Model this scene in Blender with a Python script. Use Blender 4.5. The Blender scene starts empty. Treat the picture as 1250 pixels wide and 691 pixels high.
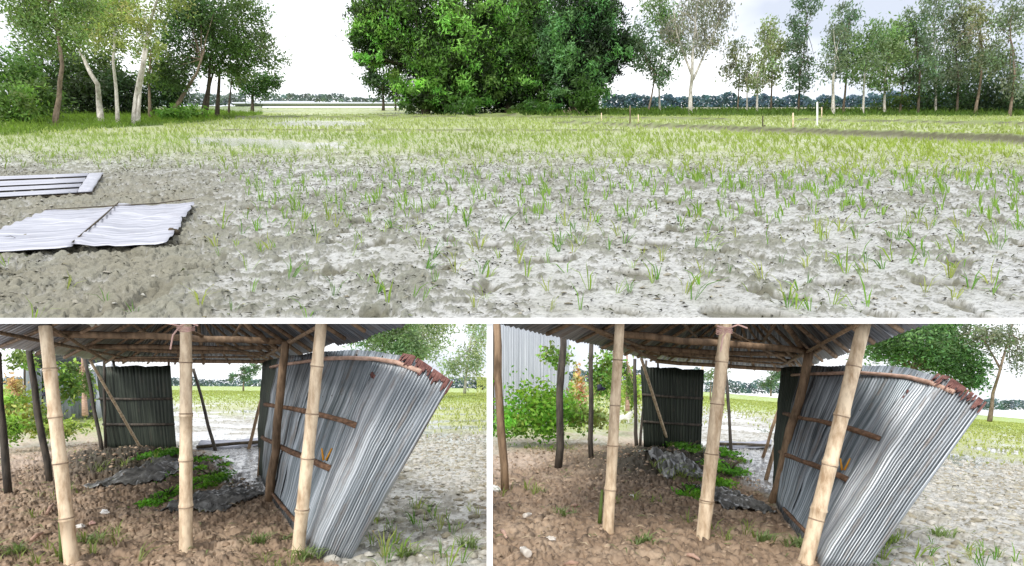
import bpy, math, random
import numpy as np
from mathutils import Vector
random.seed(7)
RNG = np.random.default_rng(11)
SC = bpy.context.scene
COL = SC.collection

# ------------------------------------------------------------------ camera
F = 700.0            # focal length in photo pixels (photo 1250 wide)
CX, HZ = 625.0, 470.0
cd = bpy.data.cameras.new('camera'); cam = bpy.data.objects.new('camera', cd); COL.objects.link(cam)
cam.location = (0, 0, 0); cam.rotation_euler = (math.radians(90), 0, 0)
cd.sensor_width = 36; cd.lens = 36*F/1250; cd.shift_y = (HZ-345.5)/1250
cd.clip_start = 0.02; cd.clip_end = 9000
SC.camera = cam

# ------------------------------------------------------------------ light
SUN_EL, SUN_AZ = 43, 205        # high thin overcast, sun behind the camera a little to the left
w = bpy.data.worlds.new('World'); SC.world = w; w.use_nodes = True
nt = w.node_tree; nt.nodes.clear()
N, L = nt.nodes.new, nt.links.new
sky = N('ShaderNodeTexSky'); sky.sky_type = 'NISHITA'; sky.sun_disc = False
sky.sun_elevation = math.radians(SUN_EL); sky.sun_rotation = math.radians(SUN_AZ)
sky.dust_density = 3.0; sky.air_density = 1.0
tc = N('ShaderNodeTexCoord'); ns = N('ShaderNodeTexNoise'); ns.inputs['Scale'].default_value = 2.2; ns.inputs['Detail'].default_value = 5
mp = N('ShaderNodeMapping'); mp.inputs['Scale'].default_value = (1, 1, 2.6)
L(tc.outputs['Generated'], mp.inputs['Vector']); L(mp.outputs[0], ns.inputs['Vector'])
rp = N('ShaderNodeValToRGB'); rp.color_ramp.elements[0].position = .36; rp.color_ramp.elements[1].position = .56
rp.color_ramp.elements[0].color = (5.0, 5.4, 6.2, 1); rp.color_ramp.elements[1].color = (10.4, 10.5, 10.7, 1)
L(ns.outputs['Fac'], rp.inputs[0])
mx = N('ShaderNodeMixRGB'); mx.inputs[0].default_value = .90
L(sky.outputs[0], mx.inputs[1]); L(rp.outputs[0], mx.inputs[2])
bg = N('ShaderNodeBackground'); bg.inputs[1].default_value = 0.10; L(mx.outputs[0], bg.inputs[0])
wo = N('ShaderNodeOutputWorld'); L(bg.outputs[0], wo.inputs[0])
sd = bpy.data.lights.new('sun', 'SUN'); sd.energy = 1.5; sd.angle = math.radians(14); sd.color = (1, .96, .9)
so = bpy.data.objects.new('sun', sd); COL.objects.link(so)
el, az = math.radians(SUN_EL), math.radians(SUN_AZ)
sdir = Vector((math.sin(az)*math.cos(el), math.cos(az)*math.cos(el), math.sin(el)))
so.rotation_euler = sdir.to_track_quat('Z', 'Y').to_euler()
SC.view_settings.view_transform = 'Standard'; SC.view_settings.look = 'None'
SC.view_settings.exposure = 0.74; SC.view_settings.gamma = 1; SC.view_settings.use_curve_mapping = False

# ------------------------------------------------------------------ numpy noise
_perm = np.random.default_rng(3).permutation(4096)
_ang = np.random.default_rng(4).random(4096)*2*np.pi
_gx, _gy = np.cos(_ang), np.sin(_ang)
def perlin(x, y):
    x = np.asarray(x, float); y = np.asarray(y, float)
    xi = np.floor(x).astype(int); yi = np.floor(y).astype(int); xf = x-xi; yf = y-yi
    def g(ix, iy, dx, dy):
        h = _perm[(_perm[ix & 4095]+iy) & 4095]
        return _gx[h]*dx+_gy[h]*dy
    u = xf*xf*xf*(xf*(xf*6-15)+10); v = yf*yf*yf*(yf*(yf*6-15)+10)
    a = g(xi, yi, xf, yf); b = g(xi+1, yi, xf-1, yf); c = g(xi, yi+1, xf, yf-1); d = g(xi+1, yi+1, xf-1, yf-1)
    return ((a+(b-a)*u)*(1-v)+(c+(d-c)*u)*v)*1.45
def fbm(x, y, o=4, l=2.03, g=.5):
    s = 0; a = 1; t = 0
    for i in range(o):
        s = s+a*perlin(x+17.3*i, y-9.1*i); t += a; a *= g; x = x*l; y = y*l
    return s/t
def sst(a, b, x):
    t = np.clip((x-a)/(b-a), 0, 1); return t*t*(3-2*t)

# ------------------------------------------------------------------ materials
def newmat(name):
    m = bpy.data.materials.new(name); m.use_nodes = True
    n = m.node_tree.nodes; return m, n, m.node_tree.links, n['Principled BSDF']
def mat_attr(name, rough=.7, spec=.4, bump=0, bscale=40, wet=False, rmul=1.0):
    """colour from the mesh's own colour attribute, times fine procedural grain"""
    m, n, l, p = newmat(name)
    a = n.new('ShaderNodeAttribute'); a.attribute_name = 'Col'
    tc = n.new('ShaderNodeTexCoord')
    no = n.new('ShaderNodeTexNoise'); no.inputs['Scale'].default_value = bscale; no.inputs['Detail'].default_value = 6
    l.new(tc.outputs['Object'], no.inputs['Vector'])
    r = n.new('ShaderNodeMapRange'); r.inputs[1].default_value = .3; r.inputs[2].default_value = .7; r.inputs[3].default_value = .82; r.inputs[4].default_value = 1.15
    l.new(no.outputs['Fac'], r.inputs[0])
    mm = n.new('ShaderNodeVectorMath'); mm.operation = 'SCALE'
    l.new(a.outputs['Color'], mm.inputs[0]); l.new(r.outputs[0], mm.inputs['Scale'])
    l.new(mm.outputs[0], p.inputs['Base Color'])
    p.inputs['Roughness'].default_value = rough; p.inputs['Specular IOR Level'].default_value = spec
    if wet:
        l.new(a.outputs['Alpha'], p.inputs['Roughness'])
    if bump:
        b = n.new('ShaderNodeBump'); b.inputs['Strength'].default_value = bump; b.inputs['Distance'].default_value = .02
        l.new(no.outputs['Fac'], b.inputs['Height']); l.new(b.outputs[0], p.inputs['Normal'])
    return m
def mat_leaf(name):
    m, n, l, p = newmat(name)
    a = n.new('ShaderNodeAttribute'); a.attribute_name = 'Col'
    l.new(a.outputs['Color'], p.inputs['Base Color']); p.inputs['Roughness'].default_value = .5
    p.inputs['Specular IOR Level'].default_value = .35
    t = n.new('ShaderNodeBsdfTranslucent'); mul = n.new('ShaderNodeVectorMath'); mul.operation = 'MULTIPLY'
    mul.inputs[1].default_value = (1.25, 1.35, .7); l.new(a.outputs['Color'], mul.inputs[0]); l.new(mul.outputs[0], t.inputs['Color'])
    x = n.new('ShaderNodeMixShader'); x.inputs[0].default_value = .38
    l.new(p.outputs[0], x.inputs[1]); l.new(t.outputs[0], x.inputs[2]); l.new(x.outputs[0], n['Material Output'].inputs[0])
    return m
def mat_plain(name, c1, c2, scale=6, rough=.7, metal=0, stretch=(1, 1, 1), bump=.3, detail=5, lo=.35, hi=.65, dist=.01, spec=.4):
    m, n, l, p = newmat(name)
    tc = n.new('ShaderNodeTexCoord'); mp = n.new('ShaderNodeMapping'); mp.inputs['Scale'].default_value = stretch
    no = n.new('ShaderNodeTexNoise'); no.inputs['Scale'].default_value = scale; no.inputs['Detail'].default_value = detail; no.inputs['Roughness'].default_value = .62
    l.new(tc.outputs['Object'], mp.inputs[0]); l.new(mp.outputs[0], no.inputs['Vector'])
    r = n.new('ShaderNodeValToRGB'); r.color_ramp.elements[0].position = lo; r.color_ramp.elements[1].position = hi
    r.color_ramp.elements[0].color = (*c1, 1); r.color_ramp.elements[1].color = (*c2, 1)
    l.new(no.outputs['Fac'], r.inputs[0]); l.new(r.outputs[0], p.inputs['Base Color'])
    p.inputs['Roughness'].default_value = rough; p.inputs['Metallic'].default_value = metal; p.inputs['Specular IOR Level'].default_value = spec
    if bump:
        b = n.new('ShaderNodeBump'); b.inputs['Strength'].default_value = bump; b.inputs['Distance'].default_value = dist
        l.new(no.outputs['Fac'], b.inputs['Height']); l.new(b.outputs[0], p.inputs['Normal'])
    return m
def mat_tin(name, c1, c2, rough=.42, metal=.7, rust=.25):
    """galvanised sheet; UV: u across the corrugations, v along them"""
    m, n, l, p = newmat(name)
    uv = n.new('ShaderNodeUVMap'); mp = n.new('ShaderNodeMapping'); mp.inputs['Scale'].default_value = (34, .7, 1)
    l.new(uv.outputs[0], mp.inputs[0])
    no = n.new('ShaderNodeTexNoise'); no.inputs['Scale'].default_value = 1.6; no.inputs['Detail'].default_value = 7; no.inputs['Roughness'].default_value = .65
    l.new(mp.outputs[0], no.inputs['Vector'])
    r = n.new('ShaderNodeValToRGB'); r.color_ramp.elements[0].position = .42; r.color_ramp.elements[1].position = .62
    r.color_ramp.elements[0].color = (*c1, 1); r.color_ramp.elements[1].color = (*c2, 1); l.new(no.outputs['Fac'], r.inputs[0])
    n2 = n.new('ShaderNodeTexNoise'); n2.inputs['Scale'].default_value = 3.2; n2.inputs['Detail'].default_value = 8; n2.inputs['Roughness'].default_value = .7
    mp2 = n.new('ShaderNodeMapping'); mp2.inputs['Scale'].default_value = (2.5, 1, 1); l.new(uv.outputs[0], mp2.inputs[0]); l.new(mp2.outputs[0], n2.inputs['Vector'])
    r2 = n.new('ShaderNodeMapRange'); r2.inputs[1].default_value = .60-rust*.2; r2.inputs[2].default_value = .75-rust*.2; l.new(n2.outputs['Fac'], r2.inputs[0])
    k = n.new('ShaderNodeMath'); k.operation = 'MULTIPLY'; k.inputs[1].default_value = .75*min(1, rust*3); l.new(r2.outputs[0], k.inputs[0])
    mx = n.new('ShaderNodeMixRGB'); mx.inputs[2].default_value = (.17, .12, .085, 1); l.new(k.outputs[0], mx.inputs[0]); l.new(r.outputs[0], mx.inputs[1])
    l.new(mx.outputs[0], p.inputs['Base Color'])
    mt = n.new('ShaderNodeMath'); mt.operation = 'MULTIPLY_ADD'; mt.inputs[1].default_value = -metal; mt.inputs[2].default_value = metal; l.new(k.outputs[0], mt.inputs[0]); l.new(mt.outputs[0], p.inputs['Metallic'])
    rr = n.new('ShaderNodeMapRange'); rr.inputs[3].default_value = rough-.1; rr.inputs[4].default_value = rough+.2; l.new(no.outputs['Fac'], rr.inputs[0]); l.new(rr.outputs[0], p.inputs['Roughness'])
    return m
M = {}
M['mud'] = mat_attr('field mud', wet=True, bump=.35, bscale=18, spec=.5)
M['soil'] = mat_attr('shed soil', wet=True, bump=.4, bscale=14, spec=.4)
M['leaf'] = mat_leaf('leaf')
M['clod'] = mat_attr('clods', rough=.8, bump=.3, bscale=30)
M['straw'] = mat_attr('straw', rough=.8)
M['bark_pale'] = mat_plain('pale bark', (.30, .27, .22), (.66, .63, .56), 4, .85, stretch=(1, 1, .4))
M['bark_brown'] = mat_plain('brown bark', (.10, .075, .05), (.26, .2, .14), 5, .9, stretch=(1, 1, .3))
M['bark_dark'] = mat_plain('dark bark', (.035, .03, .02), (.11, .085, .055), 5, .9, stretch=(1, 1, .3))
M['bamboo'] = mat_plain('dry bamboo', (.44, .30, .18), (.86, .70, .50), 4, .6, stretch=(4, 4, 1.2), bump=.35, lo=.32, hi=.58, detail=8)
M['node'] = mat_plain('bamboo joint', (.22, .15, .10), (.50, .38, .27), 9, .7)
M['bamboo_old'] = mat_plain('old bamboo', (.13, .085, .05), (.37, .25, .155), 5, .75, stretch=(3, 3, .7), bump=.3)
M['pole_dark'] = mat_plain('dark pole', (.035, .032, .028), (.12, .10, .08), 6, .8, stretch=(3, 3, .6))
M['batten'] = mat_plain('split bamboo batten', (.09, .05, .03), (.30, .17, .10), 9, .8, stretch=(1, 1, 3))
M['batten_pale'] = mat_plain('pale batten', (.34, .21, .15), (.62, .42, .33), 9, .75, stretch=(1, 1, 2))
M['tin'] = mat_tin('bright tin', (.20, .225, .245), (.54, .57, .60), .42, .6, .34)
M['tin_mid'] = mat_tin('shade toned tin', (.09, .105, .115), (.40, .43, .46), .34, .75, .28)  # base colour darkened for the dim shed interior it would mirror
M['tin_soft'] = mat_tin('half shade tin', (.13, .16, .175), (.44, .48, .52), .38, .7, .32)  # step between shaded and bright wall sheets, shade put into the colour
M['tin_dark'] = mat_tin('shade dark tin', (.012, .018, .013), (.06, .075, .055), .5, .35, .15)  # shade under the roof is put into this near black green
M['tin_roof'] = mat_tin('old roof tin', (.10, .11, .13), (.34, .36, .39), .38, .6, .5)
M['tin_white'] = mat_tin('flat tin', (.30, .31, .36), (.54, .55, .61), .45, .3, .16)
M['rust'] = mat_plain('flaking rust', (.09, .035, .03), (.27, .13, .11), 14, .85, bump=.6)
M['plastic'] = mat_plain('crumpled plastic', (.07, .072, .07), (.26, .26, .25), 3, .30, bump=.6, spec=.7)
M['rope'] = mat_plain('pink rope', (.6, .38, .33), (.75, .5, .44), 9, .8)
M['white_paint'] = mat_plain('white board', (.82, .82, .81), (.90, .90, .89), 3, .6, bump=.05)
M['water'] = mat_plain('puddle water', (.30, .30, .27), (.38, .38, .35), 3, .05, bump=.03, spec=.8)
M['house'] = mat_tin('pale house tin', (.42, .45, .50), (.72, .75, .80), .6, .2, .10)
M['orange'] = mat_plain('orange strip', (.65, .28, .02), (.75, .38, .05), 9, .6)
M['bottle'] = mat_plain('milky bottle', (.55, .5, .44), (.75, .7, .64), 9, .25)
M['goat'] = mat_plain('white fur', (.68, .66, .62), (.85, .83, .80), 20, .9)
M['dark'] = mat_plain('dark horn', (.03, .03, .03), (.07, .06, .05), 20, .6)
M['cloth'] = mat_plain('dark cloth', (.03, .035, .06), (.10, .11, .16), 12, .9)

# ------------------------------------------------------------------ frames and helpers
# TER: the raised terrace field, LOW: the shed plots on the low ground (metres, times a scale)
TER, LOW = 0.10, 8.0
def P(x, row, Y): return np.array([(x-CX)/F*Y, Y, (HZ-row)/F*Y])
def tag(o, label=None, cat=None, group=None, kind=None):
    if label: o['label'] = label
    if cat: o['category'] = cat
    if group: o['group'] = group
    if kind: o['kind'] = kind
    return o
def empty(name, loc, k, label, cat, group=None, rz=0):
    o = bpy.data.objects.new(name, None); COL.objects.link(o)
    o.location = Vector(loc)*k; o.scale = (k, k, k); o.rotation_euler.z = rz
    return tag(o, label, cat, group)
def mesh_np(name, V, Fq, cols=None, uv=None, smooth=False):
    """V (n,3); Fq (m,3|4) int array"""
    V = np.ascontiguousarray(V, np.float32); Fq = np.ascontiguousarray(Fq, np.int32)
    me = bpy.data.meshes.new(name); k = Fq.shape[1]
    me.vertices.add(len(V)); me.vertices.foreach_set('co', V.ravel())
    me.loops.add(Fq.size); me.loops.foreach_set('vertex_index', Fq.ravel())
    me.polygons.add(len(Fq)); me.polygons.foreach_set('loop_start', np.arange(0, Fq.size, k, dtype=np.int32))
    me.polygons.foreach_set('loop_total', np.full(len(Fq), k, np.int32))
    if smooth: me.polygons.foreach_set('use_smooth', np.ones(len(Fq), bool))
    if cols is not None:
        a = me.color_attributes.new('Col', 'FLOAT_COLOR', 'POINT')
        c = np.ones((len(V), 4), np.float32); c[:, :cols.shape[1]] = cols; a.data.foreach_set('color', c.ravel())
    if uv is not None:
        u = me.uv_layers.new(name='UVMap'); u.data.foreach_set('uv', np.ascontiguousarray(uv, np.float32)[Fq.ravel()].ravel())
    me.update(calc_edges=True); return me
def link(name, me, mat, parent=None, loc=None, k=None):
    o = bpy.data.objects.new(name, me); COL.objects.link(o)
    if mat is not None and not me.materials: me.materials.append(mat)
    if parent is not None: o.parent = parent
    if k: o.scale = (k, k, k)
    if loc is not None: o.location = Vector(loc)*(k or 1)
    return o
class MB:
    def __init__(s): s.v = []; s.f = []; s.c = []
    def add(s, V, Fs, col=None):
        b = len(s.v); s.v += [tuple(map(float, v)) for v in V]; s.f += [tuple(int(i)+b for i in f) for f in Fs]
        s.c += [col or (1, 1, 1)]*len(V)
    def tube(s, pts, rad, n=8, col=None, cap=True, jitter=0):
        pts = [np.array(p, float) for p in pts]; rad = rad if hasattr(rad, '__len__') else [rad]*len(pts)
        V = []; prev = None
        for i, p in enumerate(pts):
            d = pts[min(i+1, len(pts)-1)]-pts[max(i-1, 0)]; d = d/(np.linalg.norm(d)+1e-9)
            if prev is None:
                a = np.array([1., 0, 0]) if abs(d[0]) < .8 else np.array([0, 1., 0])
            else: a = prev
            u = a-d*np.dot(a, d); u /= np.linalg.norm(u)+1e-9; prev = u; v = np.cross(d, u)
            for j in range(n):
                t = 2*math.pi*j/n; r = rad[i]*(1+jitter*random.uniform(-1, 1)); V.append(p+(u*math.cos(t)+v*math.sin(t))*r)
        Fs = [(i*n+j, i*n+(j+1) % n, (i+1)*n+(j+1) % n, (i+1)*n+j) for i in range(len(pts)-1) for j in range(n)]
        if cap: Fs += [tuple(range(n-1, -1, -1)), tuple((len(pts)-1)*n+j for j in range(n))]
        s.add(V, Fs, col)
    def box(s, c, h, rot=0, col=None):
        c = np.array(c, float); V = []
        for z in (-1, 1):
            for x, y in ((-1, -1), (1, -1), (1, 1), (-1, 1)):
                px, py = x*h[0], y*h[1]; V.append(c+np.array([px*math.cos(rot)-py*math.sin(rot), px*math.sin(rot)+py*math.cos(rot), z*h[2]]))
        s.add(V, [(3, 2, 1, 0), (4, 5, 6, 7), (0, 1, 5, 4), (1, 2, 6, 5), (2, 3, 7, 6), (3, 0, 4, 7)], col)
    def blob(s, c, r, n=8, m=6, jit=.12, col=None):
        c = np.array(c, float); V = []; 
        for i in range(m+1):
            ph = math.pi*i/m
            for j in range(n):
                t = 2*math.pi*j/n; q = 1+random.uniform(-jit, jit)
                V.append(c+np.array([math.sin(ph)*math.cos(t)*r[0], math.sin(ph)*math.sin(t)*r[1], math.cos(ph)*r[2]])*q)
        Fs = [(i*n+j, (i+1)*n+j, (i+1)*n+(j+1) % n, i*n+(j+1) % n) for i in range(m) for j in range(n)]
        s.add(V, Fs, col)
    def build(s, name, mat, parent=None, smooth=True, k=None, loc=None):
        me = bpy.data.meshes.new(name); me.from_pydata(s.v, [], s.f)
        if mat.name in ('clods', 'straw', 'leaf', 'field mud'):
            a = me.color_attributes.new('Col', 'FLOAT_COLOR', 'POINT'); c = np.ones((len(s.v), 4), np.float32); c[:, :3] = np.array(s.c); a.data.foreach_set('color', c.ravel())
        if smooth: me.polygons.foreach_set('use_smooth', [True]*len(me.polygons))
        me.update(); return link(name, me, mat, parent, loc, k)

def leaf_mesh(name, C, ln, wd, cols, droop=.4, up=.2):
    """diamond leaves at centres C (n,3)"""
    n = len(C); th = RNG.random(n)*2*np.pi; el = (RNG.random(n)-.5)*1.7-droop
    D = np.stack([np.cos(th)*np.cos(el), np.sin(th)*np.cos(el), np.sin(el)], 1)
    R = RNG.normal(size=(n, 3)); R[:, 2] *= .6; S = np.cross(D, R); S /= np.linalg.norm(S, axis=1)[:, None]+1e-9
    Ls = ln*(.6+.8*RNG.random(n))[:, None]; Ws = wd*(.6+.8*RNG.random(n))[:, None]
    Nn = np.cross(D, S)
    V = np.stack([C-D*Ls*.5, C+S*Ws*.5-D*Ls*.05+Nn*Ws*.18, C+D*Ls*.5, C-S*Ws*.5-D*Ls*.05+Nn*Ws*.18], 1).reshape(-1, 3)
    idx = np.arange(n)[:, None]*4
    Fq = np.concatenate([idx+np.array([[0, 1, 2]]), idx+np.array([[0, 2, 3]])], 0)
    return mesh_np(name, V, Fq, np.repeat(cols, 4, 0))
DENS = 9.5
def blob_pts(c, r, n, shell=.55, clumps=14, cl=.28):
    """clumped points in an ellipsoid: clump centres towards the shell, leaves round them"""
    k = max(4, clumps); d = RNG.normal(size=(k, 3)); d /= np.linalg.norm(d, axis=1)[:, None]
    cc = d*(shell+(1-shell)*RNG.random(k))[:, None]*.85
    i = RNG.integers(0, k, n); i[0] = k-1; q = cc[i]+RNG.normal(size=(n, 3))*cl*(.5+RNG.random((n, 1))*.7)
    return np.array(c)+q*np.array(r), i
def tones(base, n, idx, spread=.35, hue=.12):
    b = np.array(base)[None, :]; k = idx.max()+1
    t = np.clip(1+(RNG.random(k)-.5)*2*spread, .15, 3); hh = 1+(RNG.random((k, 3))-.5)*2*hue
    c = b*t[idx][:, None]*hh[idx]*(1+(RNG.random((n, 1))-.5)*.4); return np.clip(c, .004, .9)

# tree from photo measurements: trunk polylines (x,row) and crown blobs (cx,cy,rx,ry)
def tree(name, Y, trunks, blobs, k, label, cat='tree', group=None, bark='bark_brown', col=(.06, .11, .025), leaf=6.0, dens=1.0,
         wr=.4, depth=.8, spread=.35, clip=None, droop=.4, limbs=True, cl=.28, shell=.5, hue=.12, core=False):
    px = Y/F; b = P(trunks[0][0][0], trunks[0][0][1], Y) if trunks else P(blobs[0][0], blobs[0][1]+blobs[0][3], Y)
    root = empty(name, b, k, label, cat, group)
    for tr in trunks:
        r0 = tr[0][2]*px; mb = MB(); pts = []; n = len(tr)
        for i, q in enumerate(tr): pts.append(P(q[0], q[1], Y*(1+.012*math.sin(i*2.1)))-b)
        pts[0][1] = P(tr[0][0], tr[0][1], Y)[1]-b[1]
        pts[0] = pts[0]-np.array([0, 0, r0*1.5])
        rad = [max(r0*(1-.65*i/(n-1)), px*.25) for i in range(n)]; rad[0] *= 1.25
        fine = []; fr = []
        for i in range(n-1):
            for t in (0, .5): fine.append(pts[i]*(1-t)+pts[i+1]*t+(np.array([random.uniform(-1, 1), random.uniform(-1, 1), 0])*r0*.25 if t else 0)); fr.append(rad[i]*(1-t)+rad[i+1]*t)
        fine.append(pts[-1]); fr.append(rad[-1]); mb.tube(fine, fr, 7, jitter=.08)
        mb.build('trunk', M[bark], root)
    if trunks and limbs:
        mb = MB()
        for (cx, cy, rx, ry) in blobs:
            tr = min(trunks, key=lambda t: abs(t[-1][0]-cx)); a = P(tr[-1][0], tr[-1][1], Y)-b
            i = max(0, len(tr)-2); a2 = P(tr[i][0], tr[i][1], Y)-b; s0 = a2*.4+a*.6
            for _ in range(3):
                e = P(cx+random.uniform(-.6, .6)*rx, cy+random.uniform(-.6, .5)*ry, Y)-b; e[1] += random.uniform(-.5, .5)*rx*px*depth
                m_ = s0*.5+e*.5+np.array([random.uniform(-.1, .1)*rx*px, 0, random.uniform(-.05, .2)*ry*px])
                rr = max(tr[0][2]*px*.38, px*.4); mb.tube([s0, m_, e], [rr, rr*.65, rr*.25], 5, cap=False)
        o = mb.build('limbs', M[bark], root); o.name = 'branches' if False else 'limb'; o['kind'] = 'stuff'
    Cs = []; Cl = []
    for (cx, cy, rx, ry) in blobs:
        area = math.pi*rx*ry; n = int(area*dens*DENS/(leaf*leaf*wr)); n = max(n, 20)
        c = P(cx, cy, Y)-b; r = np.array([rx*px, rx*px*depth, ry*px])
        q, i = blob_pts(c, r, n, clumps=int(6+area/170/(leaf/6)**2), cl=cl, shell=shell); Cs.append(q); Cl.append(tones(col, n, i, spread, hue))
        if core:  # inner leaves coloured near black, standing in for shade inside the crown
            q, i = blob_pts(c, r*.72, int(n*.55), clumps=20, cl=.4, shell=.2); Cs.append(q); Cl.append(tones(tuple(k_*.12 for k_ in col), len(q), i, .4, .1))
    Cs = np.concatenate(Cs); Cl = np.concatenate(Cl)
    if clip:
        W = Cs+b; xr = W[:, 0]/W[:, 1]*F+CX; keep = (xr > clip[0]) & (xr < clip[1]); Cs, Cl = Cs[keep], Cl[keep]
    me = leaf_mesh('crown', Cs, leaf*px, leaf*wr*px, Cl, droop)
    link('crown' if trunks else 'foliage', me, M['leaf'], root)
    return root
def blades(C, h, wdt, cols, n_per=5, lean=.35, dirs=None):
    """tapering bent blades: V,F,col arrays; C base points (n,3)"""
    n = len(C)*n_per; B = np.repeat(C, n_per, 0); th = RNG.random(n)*2*np.pi
    H = (np.repeat(h, n_per) if hasattr(h, '__len__') else h)*(.55+.6*RNG.random(n)); ln = lean*(.2+RNG.random(n))
    d = np.stack([np.cos(th), np.sin(th), np.zeros(n)], 1); s = np.stack([-np.sin(th+RNG.random(n)), np.cos(th), np.zeros(n)], 1)
    W = (wdt if np.isscalar(wdt) else np.repeat(wdt, n_per))*np.ones(n); W = W[:, None]
    B = B+d*H[:, None]*.08
    mid = B+d*(H*ln*.35)[:, None]+np.array([0, 0, 1])*(H*.55)[:, None]; tip = B+d*(H*ln*1.15)[:, None]+np.array([0, 0, 1])*(H*(1-.25*ln))[:, None]
    V = np.stack([B-s*W*.3, B+s*W*.3, mid+s*W*.5, mid-s*W*.5, tip], 1).reshape(-1, 3); idx = np.arange(n)[:, None]*5
    Fq = np.concatenate([idx+np.array([[0, 1, 2]]), idx+np.array([[0, 2, 3]]), idx+np.array([[3, 2, 4]])], 0)
    cc = np.repeat(cols, n_per, 0)*(.8+.4*RNG.random((n, 1))); return V, Fq, np.repeat(cc, 5, 0)
def grid(nx, ny):
    i = np.arange(nx-1)[None, :]+np.arange(ny-1)[:, None]*nx
    return np.stack([i, i+1, i+1+nx, i+nx], -1).reshape(-1, 4)
def mixc(a, b, t): return a*(1-t[..., None])+np.array(b)*t[..., None]

# ================================================================== TERRACE FIELD (upper view)
EH = 1.6
def row_ter(Y): return 130+F*EH/Y-7.2*sst(46, 128, Y)
_ty = np.linspace(3.5, 128, 6000); _tr = row_ter(_ty)
def Yt(row): return float(np.interp(-row, -_tr, _ty))
def z_ter(X, Y): return Y*(HZ-row_ter(Y))/F
def mud_parts(X, Y, px, row):
    """clod relief, level of the silt film, and how far clods stand out of it"""
    a = fbm(X*1.7, Y*1.7, 3); b = fbm(X*5.5, Y*8.0, 4, g=.58); c = np.abs(fbm(X*4.1+5, Y*4.1, 3)); d = fbm(X*15, Y*20, 3)
    R = .035*a+.075*b+.020*d-.05*sst(.09, 0, c)
    lv = -.007+.030*fbm(X*.55+21, Y*.55, 3)+.013*sst(300, 800, px)*sst(200, 330, row)-.022*sst(360, 180, px)*sst(185, 230, row)
    return R, lv, sst(-.004, .022, R-lv)
def bump_ter(X, Y, px, row):
    R, lv, k = mud_parts(X, Y, px, row); amp = sst(60, 12, Y)*.9+.1
    foot = sst(.34, .50, perlin(X*2.1+31, Y*2.6+9)+.22*fbm(X*8, Y*8, 3))
    h = (lv*(1-k)+(R*1.2-lv*.2+.003)*k+.004*perlin(X*9, Y*9)-.055*foot)*amp
    h = h*sst(391, 386, row)
    # bunds
    for (x0, r0, x1, r1, hh, wd) in BUNDS:
        yy = bund_y(px, x0, r0, x1, r1); m = sst(x0-25, x0, px)*(1-sst(x1, x1+25, px))
        h = h+hh*np.exp(-((Y-yy)/wd)**2)*m*(1+.25*fbm(X*.9, Y*.9, 2))
    bank = sst(0, 1, (grove_edge(px)-row)/6)*(px < 320)
    h = h+bank*.35*(1+.5*fbm(X*.5, Y*.5, 2))
    return h
BUNDS = [(690, 151.5, 1500, 187, .42, .8), (985, 148, 1500, 159, .40, 1.0), (600, 142.5, 880, 147, .34, 1.2), (-200, 145, 620, 143, .34, 1.1), (270, 159, 760, 159.5, .12, .5)]
def bund_y(px, x0, r0, x1, r1):
    r = r0+(np.clip(px, x0, x1)-x0)*(r1-r0)/(x1-x0)+.4*np.sin(px*.05); return np.interp(-r, -_tr, _ty)
def water_at(X, Y, px, row):
    e = fbm(X*.5, Y*.35, 4); f_ = fbm(X*1.6+40, Y*1.2, 3)
    a = 1-((px-330)/118)**2-((row-174.5-3*np.sin(px*.02))/6.2)**2+1.0*e+.8*f_
    b = 1-((px-388)/72)**2-((row-151)/4.2)**2+.9*e+.5*f_
    c = 1-((px-455)/60)**2-((row-168)/3)**2+.9*e+.5*f_-.7
    return ((a > .30) | (b > .30) | (c > .35)) & (px < 520)
def grove_edge(px): return np.interp(px, [-300, 0, 70, 130, 200, 260, 320], [172, 163, 159, 154, 150, 145, 138])
def ground_ter(X, Y):
    px = X/Y*F+CX; row = row_ter(Y); return z_ter(X, Y)+bump_ter(X, Y, px, row)
rows = np.concatenate([np.linspace(391.0, 139, 430), np.linspace(138.7, 130.1+0.0, 26)])
Ys = np.interp(-rows, -_tr, _ty); Ys = np.unique(Ys)
nx = 900; rat = np.linspace(-1.12, 1.12, nx)
YY = np.repeat(Ys[:, None], nx, 1); XX = YY*rat[None, :]
PX = XX/YY*F+CX; RW = row_ter(YY)
ZZ = z_ter(XX, YY)+bump_ter(XX, YY, PX, RW)
# ground colours: pale silt, darker wet clods, dark clod rims and footprint hollows, young rice ground, grass banks
n1 = fbm(XX*1.3, YY*1.3, 4); n2 = fbm(XX*9, YY*9, 4, g=.62); n3 = fbm(XX*.35+8, YY*.35, 3)
R_, lv_, k_ = mud_parts(XX, YY, PX, RW); n5 = fbm(XX*14, YY*20, 3, g=.6); foot = sst(.34, .50, perlin(XX*2.1+31, YY*2.6+9)+.22*fbm(XX*8, YY*8, 3))
col = np.zeros(XX.shape+(3,)); col[:] = (.43, .435, .42)
col = mixc(col, (.30, .30, .265), sst(-.1, .4, n1+n3*.4)*.6)
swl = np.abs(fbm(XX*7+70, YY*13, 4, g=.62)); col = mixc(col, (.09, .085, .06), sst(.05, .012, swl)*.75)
col = mixc(col, (.17, .175, .135), k_*.85); col = mixc(col, (.24, .235, .18), k_*sst(.02, .06, R_-lv_)*.6)
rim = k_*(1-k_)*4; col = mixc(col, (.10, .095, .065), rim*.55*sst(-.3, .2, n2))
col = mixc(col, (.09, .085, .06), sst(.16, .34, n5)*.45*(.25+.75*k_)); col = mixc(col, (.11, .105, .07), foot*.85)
t = k_
left_brown = sst(360, 160, PX)*sst(190, 240, RW)*(.5+.5*sst(-.3, .2, n1)); col = mixc(col, (.21, .195, .145), left_brown*.7)
green = sst(212, 165, RW+12*n3-10*sst(500, 1100, PX))
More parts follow.
